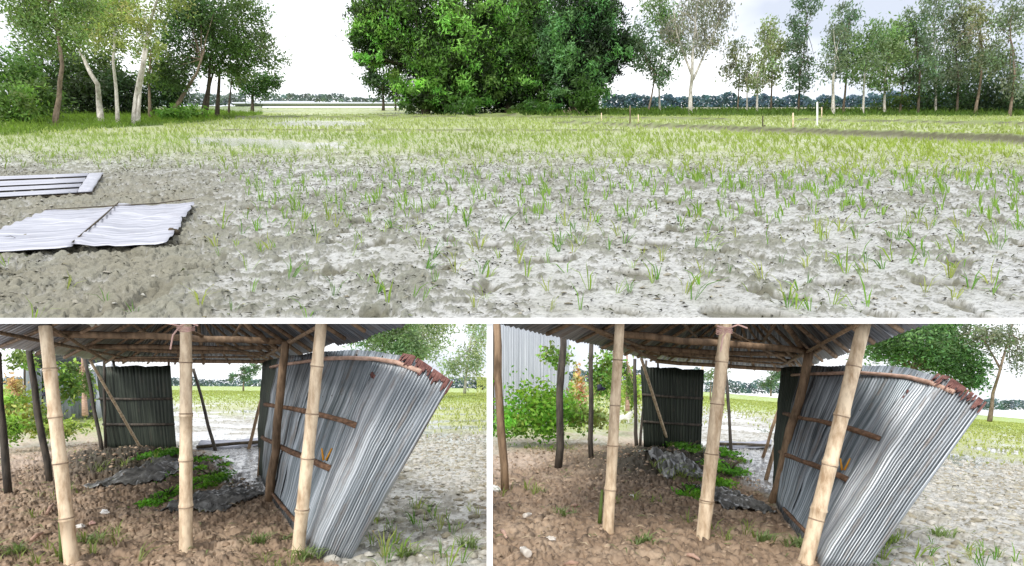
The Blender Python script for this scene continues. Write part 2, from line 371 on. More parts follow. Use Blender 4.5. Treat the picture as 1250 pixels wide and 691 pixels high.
col = mixc(col, (.37, .41, .18), np.clip(green, 0, 1)*.78)
far = sst(160, 150, RW); col = mixc(col, (.30, .36, .14), far*.8)
col = mixc(col, (.46, .50, .22), sst(-.1, .4, fbm(XX*.10, YY*.35, 3))*far*.75)
water = water_at(XX, YY, PX, RW)
wt = water.astype(float)
ZZ = np.where(water, z_ter(XX, YY)-.02, ZZ)
col = mixc(col, (.40, .40, .37), wt)
for (x0, r0, x1, r1, hh, wd) in BUNDS:
    yy = bund_y(PX, x0, r0, x1, r1); m = np.exp(-((YY-yy)/(wd*1.3))**2)*sst(x0-25, x0, PX)*(1-sst(x1, x1+25, PX))
    face = sst(0, -.4, (YY-yy)/wd)     # the cut side of each bund is bare dark earth
    col = mixc(col, (.17, .23, .05), np.clip(m*1.5, 0, 1)*(1-face)*.85); col = mixc(col, (.075, .07, .035), np.clip(m*1.6, 0, 1)*face*.95)
bank = sst(0, 1, (grove_edge(PX)-RW)/6)*(PX < 320); col = mixc(col, (.13, .19, .045), bank*.9)
mB = np.zeros_like(XX)
for (x0, r0, x1, r1, hh, wd) in BUNDS: mB = np.maximum(mB, np.exp(-((YY-bund_y(PX, x0, r0, x1, r1))/(wd*2))**2)*sst(x0-25, x0, PX)*(1-sst(x1, x1+25, PX)))
rough = np.clip(.36+.42*k_+.08*n1+.5*mB, .2, .95); rough = np.where(water, .05, rough)
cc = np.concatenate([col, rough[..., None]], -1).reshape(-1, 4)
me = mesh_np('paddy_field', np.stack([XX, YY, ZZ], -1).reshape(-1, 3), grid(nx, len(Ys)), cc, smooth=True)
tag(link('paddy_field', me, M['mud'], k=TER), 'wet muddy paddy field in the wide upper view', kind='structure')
# the terrace slab under the field: soil body, plus added white view borders shaped as board and post
mb = MB(); y0 = Ys[0]; z0 = float(z_ter(0, y0)); tk = 5.2/F*y0; zt = (HZ-390.0)/F*y0
mb.box((0, y0-.015, zt-tk/2+.004), (1.15*y0, .012, tk/2+.004)); 
o = mb.build('border_board', M['white_paint'], smooth=False, k=TER); tag(o, 'added white border strip between the upper field and the two shed views', kind='structure')
mb = MB(); pts = [(s*1.12*y, y, float(z_ter(0, y))-d) for y in (Ys[0], 46, 128) for d in (.35, .75) for s in (-1, 1)]
mb.add(pts, [(0, 1, 5, 4), (4, 5, 9, 8), (2, 6, 7, 3), (6, 10, 11, 7), (0, 4, 6, 2), (4, 8, 10, 6), (1, 3, 7, 5), (5, 7, 11, 9), (8, 9, 11, 10)])
PXW = 7.0
mb2 = MB(); yp = y0+.02; hw = PXW/2/F*yp; xc = (597.7-CX)/F*yp
mb2.box((xc, yp+.02, (zt-tk-122)/2), (hw, .02, (122+zt-tk)/2)); o = mb2.build('border_post', M['white_paint'], smooth=False, k=TER)
tag(o, 'added narrow white border strip between the two shed views', 'post')

def off_bund(X, Y, px):
    k = np.ones(len(X), bool)
    for (x0, r0, x1, r1, hh, wd) in BUNDS:
        d = (Y-bund_y(px, x0, r0, x1, r1))/wd; k &= ~((d > -1.5) & (d < .1) & (px > x0-10) & (px < x1+10) & (hh > .2))
    return k
def scatter_ter(n, rmin, rmax, xmin=-30, xmax=1280, dens=None):
    """even over the ground between two picture rows' distances"""
    ya, yb = Yt(rmax), Yt(rmin); y = np.sqrt(RNG.random(n)*(yb*yb-ya*ya)+ya*ya); px = xmin+(xmax-xmin)*RNG.random(n)
    X = (px-CX)/F*y; return X, y, px, row_ter(y)
# rice seedlings -------------------------------------------------------
def seedling_mesh(i, h=.23):
    nb = 4+i % 4; c = np.zeros((1, 3)); g = [(.17, .34, .04), (.26, .38, .06), (.11, .25, .035), (.33, .38, .10)][i % 4]
    V, Fq, cl = blades(c, h, .0115, np.array([g]), nb, lean=.85); return mesh_np('rice_seedling', V, Fq, cl)
SM = [seedling_mesh(i) for i in range(12)]
for m_ in SM: m_.materials.append(M['leaf'])
GR = 'rice seedlings scattered over the wet mud of the upper field'
def seedlings(n, pts, k, label, group, hmul=1.0):
    for j, (x, y, z) in enumerate(pts):
        o = bpy.data.objects.new('rice_seedling', SM[j % 12]); COL.objects.link(o)
        s = k*hmul*random.uniform(.65, 1.25); o.scale = (s, s, s); o.location = (x*k, y*k, z*k); o.rotation_euler = (random.uniform(-.3, .3), random.uniform(-.35, .35), random.uniform(0, 6.28))
        px_ = CX+F*x/y; dx = o.rotation_euler.y
        pl_ = 'by the left border' if px_ < 90 or (600 < px_ < 620) else 'left of centre' if px_ < 440 else 'in the middle' if px_ < 800 else 'right of centre' if px_ < 1130 else 'by the right border'
        if k == LOW: pl_ = 'in the nearer mud' if y < 6.3 else 'further back'
        sz = 'very small' if s < k*hmul*.78 else 'small' if s < k*hmul*.93 else 'middling' if s < k*hmul*1.1 else 'tall'
        cn = ['mid green', 'yellow green', 'dark green', 'straw green'][(j % 12) % 4]; nb_ = ['four', 'five', 'six', 'seven'][(j % 12) % 4]
        dist = '' if k == LOW else ', front rows' if y < 6.2 else ', second rows' if y < 8 else ', back rows'
        tag(o, f'{sz} {cn} rice seedling {pl_}{dist}, {label}', 'rice plant', group)
X, Y, px, rw = scatter_ter(1200, 212, 388, -5, 1255)
keep = ~((px < 262) & (rw > 205) & (rw < 320)) & (fbm(X*.8, Y*.8, 2)+RNG.random(len(X))*.9-.45*(px < 300) > .12)
X, Y, px, rw = X[keep], Y[keep], px[keep], rw[keep]; ordr = np.argsort(Y); X, Y = X[ordr], Y[ordr]
Z = ground_ter(X, Y); nn = min(220, len(X))
seedlings(nn, list(zip(X[:nn], Y[:nn], Z[:nn]-.01)), TER, 'upper field', GR)
# mid and far rice as one mass
VS = []; FS = []; CS = []; off = 0
def addb(C, h, wd, g, npb, lean=.6):
    global off
    V, Fq, c_ = blades(C, h, wd, g, npb, lean); VS.append(V); FS.append(Fq+off); CS.append(c_); off += len(V)
C0 = np.stack([X[nn:], Y[nn:], Z[nn:]-.01], 1); addb(C0, .24, .017, np.tile([[.21, .35, .06]], (len(C0), 1)), 5)
X, Y, px, rw = scatter_ter(15000, 164, 222)
dn = .34*sst(215, 170, rw)+.25*fbm(X*.25, Y*.25, 2)+.12*sst(500, 1100, px)
keep = (RNG.random(len(X)) < dn+.12) & ~((px < 262) & (rw > 208)) & ~(water_at(X, Y, px, rw) & (RNG.random(len(X)) < .985)) & off_bund(X, Y, px)
X, Y, px, rw = X[keep], Y[keep], px[keep], rw[keep]
g = np.array([.26, .35, .09])[None]*(1+.35*fbm(X*.3, Y*.3, 2)[:, None])+np.array([.07, .06, .0])[None]*sst(300, 1200, px)[:, None]*.9
addb(np.stack([X, Y, ground_ter(X, Y)-.01], 1), .24*(.7+.5*RNG.random(len(X))), .020, g, 5, .8)
X, Y, px, rw = scatter_ter(26000, 140, 165); keep = ~water_at(X, Y, px, rw) & (px > np.where(rw < 158, 200, -50)) & off_bund(X, Y, px) & (RNG.random(len(X)) < .55+.4*fbm(X*.1, Y*.3, 3))
X, Y, px, rw = X[keep], Y[keep], px[keep], rw[keep]
g = np.array([.36, .42, .17])[None]*(1+.4*fbm(X*.15, Y*.3, 2)[:, None])
addb(np.stack([X, Y, ground_ter(X, Y)-.02], 1), .24+.1*RNG.random(len(X)), .09, g, 2)
o = link('rice_stand', mesh_np('rice_stand', np.concatenate(VS), np.concatenate(FS), np.concatenate(CS)), M['leaf'], k=TER)
tag(o, 'young rice filling the middle and far part of the upper field', kind='stuff')
# grass on the grove bank
VS = []; FS = []; CS = []; off = 0
X, Y, px, rw = scatter_ter(26000, 139, 175, -60, 320); keep = (rw < grove_edge(px)+3) & (RNG.random(len(X)) < .8); X, Y, px, rw = X[keep], Y[keep], px[keep], rw[keep]
addb(np.stack([X, Y, ground_ter(X, Y)-.02], 1), .40+.25*RNG.random(len(X)), .07, np.array([.16, .25, .05])[None]*(1+.5*fbm(X*.4, Y*.4, 2)[:, None]), 2, .9)
X, Y, px, rw = scatter_ter(9000, 136.5, 142, 620, 1260)
addb(np.stack([X, Y, ground_ter(X, Y)-.02], 1), .55+.5*RNG.random(len(X)), .12, np.array([.10, .17, .035])[None]*(1+.5*fbm(X*.2, Y*.2, 2)[:, None]), 2, .9)
o = link('bank_grass', mesh_np('bank_grass', np.concatenate(VS), np.concatenate(FS), np.concatenate(CS)), M['leaf'], k=TER)
tag(o, 'rough grass growing on the banks at the edge of the upper field', kind='stuff')
# straw and dead leaves on the mud
def litter(name, X, Y, Z, lng, wd, cols, k, label, mat='straw', arch=.25):
    n = len(X); th = RNG.random(n)*np.pi*2; d = np.stack([np.cos(th), np.sin(th), np.zeros(n)], 1); s = np.stack([-np.sin(th), np.cos(th), np.zeros(n)], 1)
    B = np.stack([X, Y, Z], 1); Ls = lng*(.4+1.1*RNG.random(n))[:, None]; Ws = wd*(.5+RNG.random(n))[:, None]; u = np.array([[0, 0, 1.]])
    lift = Ls*arch*RNG.random((n, 1)); bend = s*Ls*(RNG.random((n, 1))-.5)*.5
    V = np.stack([B-d*Ls*.5, B+s*Ws*.5+u*lift+bend, B+d*Ls*.5+u*lift*.3, B-s*Ws*.5+u*(lift+Ws*.3)+bend], 1).reshape(-1, 3); idx = np.arange(n)[:, None]*4
    Fq = np.concatenate([idx+np.array([[0, 1, 3]]), idx+np.array([[1, 2, 3]])], 0)
    o = link(name, mesh_np(name, V, Fq, np.repeat(cols, 4, 0)), M[mat], k=k); return tag(o, label, kind='stuff')
X, Y, px, rw = scatter_ter(34000, 185, 388); kk = fbm(X*.7+50, Y*.7, 3)+.5*RNG.random(len(X)) > .28; X, Y, px, rw = X[kk], Y[kk], px[kk], rw[kk]; Z = ground_ter(X, Y)
pal = np.array([(.06, .055, .035), (.10, .09, .05), (.20, .18, .10), (.32, .30, .20), (.14, .17, .06), (.05, .05, .04), (.45, .28, .10)])
litter('straw_litter', X, Y, Z+.004, .09, .016, pal[RNG.choice(7, len(X), p=[.30, .24, .15, .05, .12, .13, .01])], TER, 'dark straw and dead leaves strewn over the upper field mud')
def clods(name, X, Y, Z, r, cols, k, label, flat=.55):
    n = len(X); b = [np.array(v, float) for v in [(0, 0, 1), (.9, 0, .25), (.28, .86, .25), (-.73, .53, .25), (-.73, -.53, .25), (.28, -.86, .25), (.73, .53, -.4), (-.28, .86, -.4), (-.9, 0, -.4), (-.28, -.86, -.4), (.73, -.53, -.4), (0, 0, -.7)]]
    b = np.array(b); T = np.array([(0, 1, 2), (0, 2, 3), (0, 3, 4), (0, 4, 5), (0, 5, 1), (1, 6, 2), (2, 7, 3), (3, 8, 4), (4, 9, 5), (5, 10, 1), (6, 7, 2), (7, 8, 3), (8, 9, 4), (9, 10, 5), (10, 6, 1)])
    th = RNG.random(n)*6.28; R = np.asarray(r)*(.35+1.1*RNG.random(n)**2); V = b[None]*(1+(RNG.random((n, 12, 1))-.5)*.6); ax = .7+.6*RNG.random((n, 1, 3)); V = V*ax*R[:, None, None]; V[..., 2] *= flat
    x = V[..., 0]*np.cos(th)[:, None]-V[..., 1]*np.sin(th)[:, None]; y = V[..., 0]*np.sin(th)[:, None]+V[..., 1]*np.cos(th)[:, None]; V[..., 0] = x; V[..., 1] = y
    V += np.stack([X, Y, Z], 1)[:, None, :]; Fq = (np.arange(n)[:, None, None]*12+T[None]).reshape(-1, 3)
    o = link(name, mesh_np(name, V.reshape(-1, 3), Fq, np.repeat(cols, 12, 0), smooth=True), M['clod'], k=k); return tag(o, label, kind='stuff')
X, Y, px, rw = scatter_ter(6000, 190, 388); keep = fbm(X*.9+4, Y*.9, 2)+.25*(px < 300) > -.02; X, Y, px = X[keep], Y[keep], px[keep]
cl_ = np.array([(.33, .31, .25), (.22, .20, .145), (.45, .44, .39)])[RNG.integers(0, 3, len(X))]
clods('mud_clods', X, Y, ground_ter(X, Y)+.002, .024, cl_, TER, 'small mud clods lying over the upper field', .5)

# ------------------------------------------------------------------ corrugated sheets
def corr(name, bot, top, ncor, amp, mat, parent=None, nv=8, u0=0, u1=1, sub=5, thick=.006, warp=.0, uvw=1.0, ragged=0, k=None):
    """ruled corrugated sheet between two curves; bot/top: functions u -> point"""
    nu = max(2, int(ncor*sub)+1); us = np.linspace(u0, u1, nu); V = []; UV = []
    Bp = np.array([bot(u) for u in us]); Tp = np.array([top(u) for u in us])
    tu = np.gradient((Bp+Tp)/2, axis=0); dv = Tp-Bp; nrm = np.cross(tu, dv); nrm /= np.linalg.norm(nrm, axis=1)[:, None]+1e-9
    ph = np.cos(np.arange(nu)/sub*2*np.pi)*amp
    for j in range(nv+1):
        t = j/nv; tt = t
        P_ = Bp*(1-t)+Tp*t
        if ragged and j in (0, nv): P_ = P_+(dv/np.linalg.norm(dv, axis=1)[:, None])*(fbm(us*9+j, us*0+.3, 3)*ragged)[:, None]
        V.append(P_+nrm*(ph+warp*math.sin(math.pi*t)+warp*.9*fbm(us*5+ncor, us*0+t*4, 3))[:, None]); UV.append(np.stack([us*uvw, us*0+t], 1))
    V = np.concatenate(V); UV = np.concatenate(UV)
    me = mesh_np(name, V, grid(nu, nv+1), uv=UV, smooth=True); o = link(name, me, M[mat], parent, k=k)
    s = o.modifiers.new('thickness', 'SOLIDIFY'); s.thickness = thick; s.offset = 0
    return o
def lin(a, b): a = np.array(a, float); b = np.array(b, float); return lambda u: a+(b-a)*u
def poly(pts):
    pts = np.array(pts, float); t = np.linspace(0, 1, len(pts))
    return lambda u: np.array([np.interp(u, t, pts[:, i]) for i in range(3)])
def sub(f, o): return lambda u: f(u)-o
def G(x, row, lift=0):      # a point on the terrace ground
    Y = Yt(row); p = P(x, row, Y); p[2] += lift; return p
# tin sheets lying on the mud at the left of the upper view
a, b, c_, d_ = G(-70, 315, .07), G(205, 304, .09), G(238, 253, .10), G(60, 263, .09)
root = empty('tin_sheet', a, TER, 'buckled pale corrugated tin sheet lying on mud at left, nearest the viewer', 'tin sheet', 'tin sheets lying on the upper field')
m1 = a+(b-a)*.56; m2 = d_+(c_-d_)*.46
o = corr('sheet', sub(lin(a, d_), a), sub(lin(m1, m2), a), 9, .011, 'tin_white', root, nv=14, warp=.02, ragged=.02)
o = corr('sheet', sub(lin(m1+(0, 0, .03), m2+(0, 0, .035)), a), sub(lin(b, c_), a), 9, .012, 'tin_white', root, nv=14, warp=.035, ragged=.06)
mb = MB(); mb.tube([m1-a+(0, 0, .035), (m1+m2)/2-a+(.03, 0, .06), m2-a+(0, 0, .055)], [.006, .011, .006], 6); mb.build('folded_seam', M['bark_dark'], root)
mb = MB(); q0 = a*.06+d_*.94; q1 = m1*.08+m2*.92; q2 = b*.02+c_*.98; mb.tube([q0-a+(0, 0, .02), q1-a+(0, 0, .03), (q1+q2)/2-a+(0, 0, .015), q2-a+(0, 0, .05)], [.005, .009, .009, .005], 6); mb.build('folded_seam', M['bark_dark'], root)
mb = MB(); mb.blob((b*.8+c_*.2-a)+np.array((-.02, 0, -.02)), (.07, .05, .04), 9, 6, .4); mb.build('broken_edge', M['bark_dark'], root)
a, b, c_, d_ = G(-90, 249, .06), G(112, 238, .07), G(126, 215, .08), G(-60, 221, .06)
root = empty('slatted_tin_sheet', a, TER, 'white slatted tin panel with dark gaps lying on mud at left, behind the buckled sheet', 'tin panel', 'tin sheets lying on the upper field')
for i, (t0, t1) in enumerate([(0, .14), (.25, .38), (.49, .72), (.84, 1.0)]):
    p = [a*(1-t0)+d_*t0, b*(1-t0)+c_*t0, a*(1-t1)+d_*t1, b*(1-t1)+c_*t1]; e = .90
    corr('slat', sub(lin(p[0], p[2]), a), sub(lin(p[0]+(p[1]-p[0])*e, p[2]+(p[3]-p[2])*e), a), 2, .010, 'tin_white', root, nv=4, thick=.012)
corr('end_board', sub(lin(a+(b-a)*.905, d_+(c_-d_)*.905), a), sub(lin(b, c_), a), 3, .006, 'tin_white', root, nv=3, thick=.02)
corr('backing', sub(lin(a-(0, 0, .05), d_-(0, 0, .05)), a), sub(lin(b-(0, 0, .05), c_-(0, 0, .05)), a), 3, .002, 'bark_dark', root, nv=3, thick=.02)

# ------------------------------------------------------------------ trees of the terrace
gA = 'pale trunked trees of the grove at the left of the upper field'
LF = 4.6
tree('grove_tree', 42, [[(67, 158, 3.2), (72, 120, 3), (76, 80, 2.5), (70, 30, 2), (60, -20, 1.5)]], [(60, 35, 42, 34), (30, 10, 34, 26), (92, 5, 30, 22)], TER,
     'straight dark trunked tree at the far left edge of the grove', group=gA, bark='bark_brown', col=(.18, .28, .09), leaf=LF, dens=.72)
tree('grove_tree', 52, [[(124, 152, 3.6), (121, 125, 3.2), (119, 103, 3), (106, 80, 2.6), (97, 62, 2.4), (90, 40, 2)]], [(105, 30, 38, 28), (130, 5, 35, 25)], TER,
     'crooked white trunked tree with a kinked stem in the left grove', group=gA, bark='bark_pale', col=(.27, .35, .13), leaf=LF, dens=.72)
tree('grove_tree', 50, [[(144, 151, 2.2), (142, 110, 2.2), (138, 75, 2), (140, 40, 2), (134, 5, 1.6)]], [(140, 45, 30, 26), (150, 8, 32, 22)], TER,
     'thin pale tree with slender straight stem beside the crooked white trunk', group=gA, bark='bark_pale', col=(.30, .37, .13), leaf=LF, dens=.5)
tree('grove_tree', 48, [[(164, 150, 3), (166, 120, 3), (174, 80, 2.8), (180, 45, 2.8), (184, 25, 2.8), (192, 0, 2.3), (198, -20, 2)], [(168, 149, 2.2), (171, 110, 2.2), (178, 70, 2), (182, 40, 2)]],
     [(170, 22, 26, 24), (205, -5, 32, 20), (185, 60, 14, 14)], TER, 'tall twin stemmed white trunked tree, brightest stems of the left grove', group=gA, bark='bark_pale', col=(.31, .36, .13), leaf=LF, dens=.45)
tree('grove_tree', 60, [[(183, 146, 1.8), (182, 100, 1.8), (184, 60, 1.5)]], [(186, 70, 20, 20), (180, 95, 16, 12)], TER,
     'small leafy tree with a thin stem right of the twin white stems', group=gA, bark='bark_brown', col=(.16, .25, .06), leaf=LF, dens=.4)
tree('shade_tree', 62, [[(212, 131, 2.4), (226, 112, 2.2), (240, 90, 2), (250, 60, 2)]], [(225, 40, 40, 34), (215, 90, 26, 28), (250, 15, 36, 24)], TER,
     'dark dense tree with a leaning pale stem in the middle of the left grove', group=gA, bark='bark_brown', col=(.085, .15, .05), leaf=LF, dens=.75)
tree('shade_tree', 66, [[(247, 140, 2.6), (254, 110, 2.4), (256, 80, 2.2), (262, 40, 2)], [(252, 140, 2), (256, 105, 2), (262, 80, 1.6)]], [(270, 35, 40, 30), (285, 65, 34, 24), (255, 78, 24, 16), (300, 12, 26, 20)], TER,
     'dark tree with crossing twin trunks at the right side of the left grove', group=gA, bark='bark_dark', col=(.11, .19, .055), leaf=LF, dens=.62)
tree('shade_tree', 68, [[(265, 142, 2.4), (267, 110, 2), (268, 80, 2), (285, 50, 1.6)]], [(308, 60, 30, 22), (330, 72, 22, 17), (318, 35, 14, 16), (296, 88, 22, 12)], TER,
     'spreading tree with drooping pale twigs at the right end of the left grove', group=gA, bark='bark_dark', col=(.16, .23, .10), leaf=LF, dens=.40)
tree('young_tree', 74, [[(279, 140, 1.3), (281, 115, 1.2), (283, 95, 1)]], [(284, 92, 14, 14)], TER, 'small young tree under the spreading crown at the grove end', bark='bark_dark', col=(.11, .18, .04), leaf=4, dens=.5)
tree('round_tree', 96, [[(308, 135, 2), (308, 118, 1.8), (309, 105, 1.5)]], [(310, 104, 25, 17), (328, 98, 14, 13)], TER, 'low round green tree standing beyond the grove near the horizon', bark='bark_dark', col=(.07, .15, .04), leaf=4, dens=.85)
gS = 'bushes under the left grove'
for (bx, by, rx, ry, yy, cl_, lb) in [
    (14, 128, 34, 28, 41, (.13, .22, .05), 'bright green leafy bush at the far left foot of the grove'),
    (52, 118, 26, 22, 44, (.08, .14, .035), 'mid green bush behind the straight dark trunk'),
    (20, 85, 34, 26, 46, (.10, .18, .05), 'tall loose bush above the bright one at the left border'),
    (95, 120, 34, 26, 64, (.035, .06, .02), 'dark thicket behind the crooked white trunk'),
    (150, 118, 32, 27, 66, (.03, .055, .02), 'dark thicket behind the twin white stems'),
    (60, 85, 40, 24, 64, (.07, .12, .035), 'dull green thicket above the leafy bush at left'),
    (120, 85, 40, 22, 68, (.08, .14, .04), 'thicket tops seen between the white stems'),
    (202, 112, 24, 30, 66, (.035, .075, .025), 'dark broad leaved bush under the leaning stem'),
    (212, 136, 20, 9, 56, (.13, .26, .04), 'bright low weeds spilling out in front of the grove'),
    (240, 138, 16, 6, 62, (.12, .24, .04), 'low weeds under the crossing trunks')]:
    tree('bush', yy, [], [(bx, by, rx, ry)], TER, lb, 'bush', gS, col=tuple(q*1.2 for q in cl_), leaf=6 if cl_[1] > .1 else 5, dens=1.15, wr=.35)
gC = 'big dense trees in the middle of the upper field'
CL = 5.4
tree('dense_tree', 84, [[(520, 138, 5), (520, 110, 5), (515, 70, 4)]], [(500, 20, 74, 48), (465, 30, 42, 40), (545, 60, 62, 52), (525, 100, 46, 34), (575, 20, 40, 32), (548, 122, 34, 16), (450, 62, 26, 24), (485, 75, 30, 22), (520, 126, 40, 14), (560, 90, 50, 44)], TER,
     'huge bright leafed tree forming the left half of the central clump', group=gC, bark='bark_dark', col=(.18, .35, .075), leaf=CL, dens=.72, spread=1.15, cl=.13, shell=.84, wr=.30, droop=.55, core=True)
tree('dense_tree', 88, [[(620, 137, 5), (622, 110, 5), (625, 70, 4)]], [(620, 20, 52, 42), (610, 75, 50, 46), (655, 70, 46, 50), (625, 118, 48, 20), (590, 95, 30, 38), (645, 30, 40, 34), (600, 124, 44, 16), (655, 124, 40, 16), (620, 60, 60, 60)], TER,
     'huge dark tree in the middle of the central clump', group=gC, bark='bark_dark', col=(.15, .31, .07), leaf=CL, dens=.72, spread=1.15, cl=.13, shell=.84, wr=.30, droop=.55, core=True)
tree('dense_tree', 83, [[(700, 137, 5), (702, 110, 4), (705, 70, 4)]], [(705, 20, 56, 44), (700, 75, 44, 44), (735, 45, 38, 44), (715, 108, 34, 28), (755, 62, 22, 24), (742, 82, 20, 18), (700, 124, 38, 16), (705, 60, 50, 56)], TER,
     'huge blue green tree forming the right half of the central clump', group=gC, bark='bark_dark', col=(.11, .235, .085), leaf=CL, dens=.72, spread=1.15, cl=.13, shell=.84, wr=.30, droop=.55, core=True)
for i, (x, r, lb) in enumerate([(566, 130, 'feathery bright green bush at the foot of the central clump, left one'), (655, 132, 'feathery bush at the foot of the central clump, middle one'), (716, 118, 'yellow green bamboo spray at the right foot of the central clump')]):
    tree('bush', 80, [], [(x, r, 26, 12 if i < 2 else 20)], TER, lb, 'bush', col=(.07, .16, .03), leaf=6, dens=.7, wr=.3)
tree('small_tree', 104, [[(468, 134, 1.7), (468, 120, 1.5), (467, 105, 1.2)]], [(466, 100, 20, 18), (450, 90, 14, 12)], TER, 'small tree with short trunk left of the central clump', bark='bark_dark', col=(.06, .12, .045), leaf=4.4, dens=.8)
tree('small_tree', 104, [[(483, 134, 1.1), (483, 118, 1)]], [(484, 106, 14, 14)], TER, 'thin small tree tucked against the left side of the central clump', bark='bark_dark', col=(.07, .14, .045), leaf=4.4, dens=.8)
mb = MB()
for i in range(16):
    x = 662+random.random()*60; q = P(x, 138, 80); q[2] = float(ground_ter(q[0], q[1])); e = q+np.array([random.uniform(-1.2, 1.2), random.uniform(-.5, .5), random.uniform(.2, 1.2)]); mb.tube([q, e], [.05, .03], 5, col=(.3, .24, .17))
o = mb.build('brush_pile', M['straw'], k=TER); tag(o, 'heap of dry cut branches at the foot of the central clump', kind='stuff')
gR = 'slender trees along the right side of the upper field'
RT = [  # x, base row, Y, top row, half width, bark, colour, density, label
 (790, 140, 84, 40, 22, 'bark_brown', (.07, .13, .05), .45, [(790, 70, 26, 22), (775, 45, 18, 22), (808, 92, 18, 14)], 'thin dark leafed tree just right of the central clump', 1.2),
 (806, 139, 86, 30, 20, 'bark_pale', (.10, .17, .06), .38, [(812, 30, 24, 22), (825, 60, 16, 20), (800, 12, 20, 16)], 'tree with thin grey stem left of the tall white trunk', 1.3),
 (900, 139, 90, 50, 14, 'bark_brown', (.13, .15, .08), .30, [(898, 62, 15, 16), (892, 88, 14, 14), (904, 100, 15, 12)], 'small sparse brownish tree right of the tall white trunk', .9),
 (912, 139, 88, 45, 14, 'bark_pale', (.14, .16, .09), .25, [(910, 82, 14, 18)], 'sparse pale stemmed sapling second right of the white trunk', .9),
 (924, 139, 86, 30, 16, 'bark_pale', (.17, .21, .09), .36, [(938, 40, 15, 20), (932, 70, 18, 24), (924, 100, 16, 14)], 'yellow green tree with leaning pale stem before the far wood', 1.3),
 (941, 138, 90, 40, 14, 'bark_brown', (.14, .18, .07), .36, [(948, 62, 16, 20), (942, 90, 15, 14)], 'olive leafed tree beside the yellow green one', 1.1),
 (975, 137, 88, 0, 15, 'bark_dark', (.08, .13, .07), .40, [(985, 10, 18, 14), (975, 32, 15, 16), (972, 58, 17, 18), (978, 82, 22, 16), (976, 102, 18, 12)], 'tall narrow tree whose top leans right above the white stake', 1.3),
 (1017, 141, 80, 15, 16, 'bark_pale', (.11, .16, .08), .34, [(1022, 50, 18, 22), (1016, 82, 20, 18)], 'tall tree with the whitest straight stem of the right row', 2.0),
 (1029, 140, 83, 8, 16, 'bark_brown', (.09, .145, .085), .40, [(1034, 18, 18, 15), (1030, 42, 18, 18), (1036, 72, 24, 20)], 'tree with high grey green top right of the whitest stem', 1.5),
 (1053, 141, 80, 35, 18, 'bark_pale', (.11, .18, .065), .50, [(1062, 50, 24, 24), (1056, 85, 26, 18)], 'broad round crowned tree left in the dense right row', 1.3),
 (1080, 140, 82, 20, 18, 'bark_pale', (.11, .18, .06), .52, [(1086, 38, 24, 20), (1088, 72, 26, 22), (1078, 100, 20, 10)], 'broadest green crown of the right row', 1.4),
 (1098, 141, 84, 30, 14, 'bark_brown', (.10, .155, .06), .45, [(1102, 60, 20, 24), (1106, 92, 20, 12)], 'mid green tree in the dense part of the right row', 1.2),
 (1120, 141, 82, 0, 16, 'bark_dark', (.09, .14, .07), .38, [(1118, 22, 16, 20), (1126, 55, 18, 22), (1124, 90, 24, 18)], 'tall tree with small grey top in the dense right row', 1.5),
 (1142, 141, 84, 0, 16, 'bark_pale', (.13, .18, .11), .32, [(1140, 12, 20, 18), (1148, 42, 20, 22), (1142, 80, 22, 22)], 'airy tall tree with silvery leaves', 1.3),
 (1168, 141, 82, 0, 16, 'bark_dark', (.11, .15, .085), .34, [(1165, 15, 22, 20), (1172, 50, 20, 22), (1170, 88, 24, 18)], 'tall olive tree third from the right edge', 1.4),
 (1190, 140, 80, 0, 16, 'bark_brown', (.15, .17, .09), .30, [(1196, 18, 20, 22), (1188, 48, 22, 20), (1204, 78, 18, 22)], 'tall sparse brownish tree second from the right edge', 1.7),
 (1232, 142, 78, 0, 20, 'bark_brown', (.12, .16, .09), .34, [(1232, 25, 24, 28), (1222, 68, 22, 24), (1244, 100, 20, 22)], 'tall thin stemmed tree at the right edge of the upper view', 1.6)]
for (x, br, yy, tp, hw_, bk, cl_, dn, bl, lb, r0) in RT:
    mid = bl[-1][0]; topx = bl[0][0]
    tree('slender_tree', yy, [[(x, br, r0), (x+(mid-x)*.3+.5, br-25, r0*.9), (x*.5+mid*.5+1, br-50, r0*.8), (topx*.6+mid*.4, (bl[0][1]+br)/2-10, r0*.65), (topx, bl[0][1]+4, r0*.4)]], bl, TER, lb, group=gR, bark=bk, col=(cl_[0]*1.55+.02, cl_[1]*1.5+.02, cl_[2]*1.7+.02), leaf=4.2, dens=dn*1.25, droop=.7, spread=.4)
tree('white_trunk_tree', 82, [[(843, 140, 2.6), (843, 110, 2.4), (845, 85, 2.2), (847, 50, 1.8), (850, 10, 1.3)], [(846, 95, 1.4), (858, 70, 1.1), (870, 45, .9), (880, 20, .7)], [(845, 90, 1.4), (834, 65, 1.2), (826, 40, 1), (822, 12, .7)]],
     [(850, 10, 40, 24), (868, 42, 24, 22), (828, 38, 20, 24), (880, 15, 16, 20), (850, 60, 22, 10)], TER, 'tall forked tree with white trunk and sparse grey leaves', bark='bark_pale', col=(.26, .27, .22), leaf=3.8, dens=.36, droop=.9)
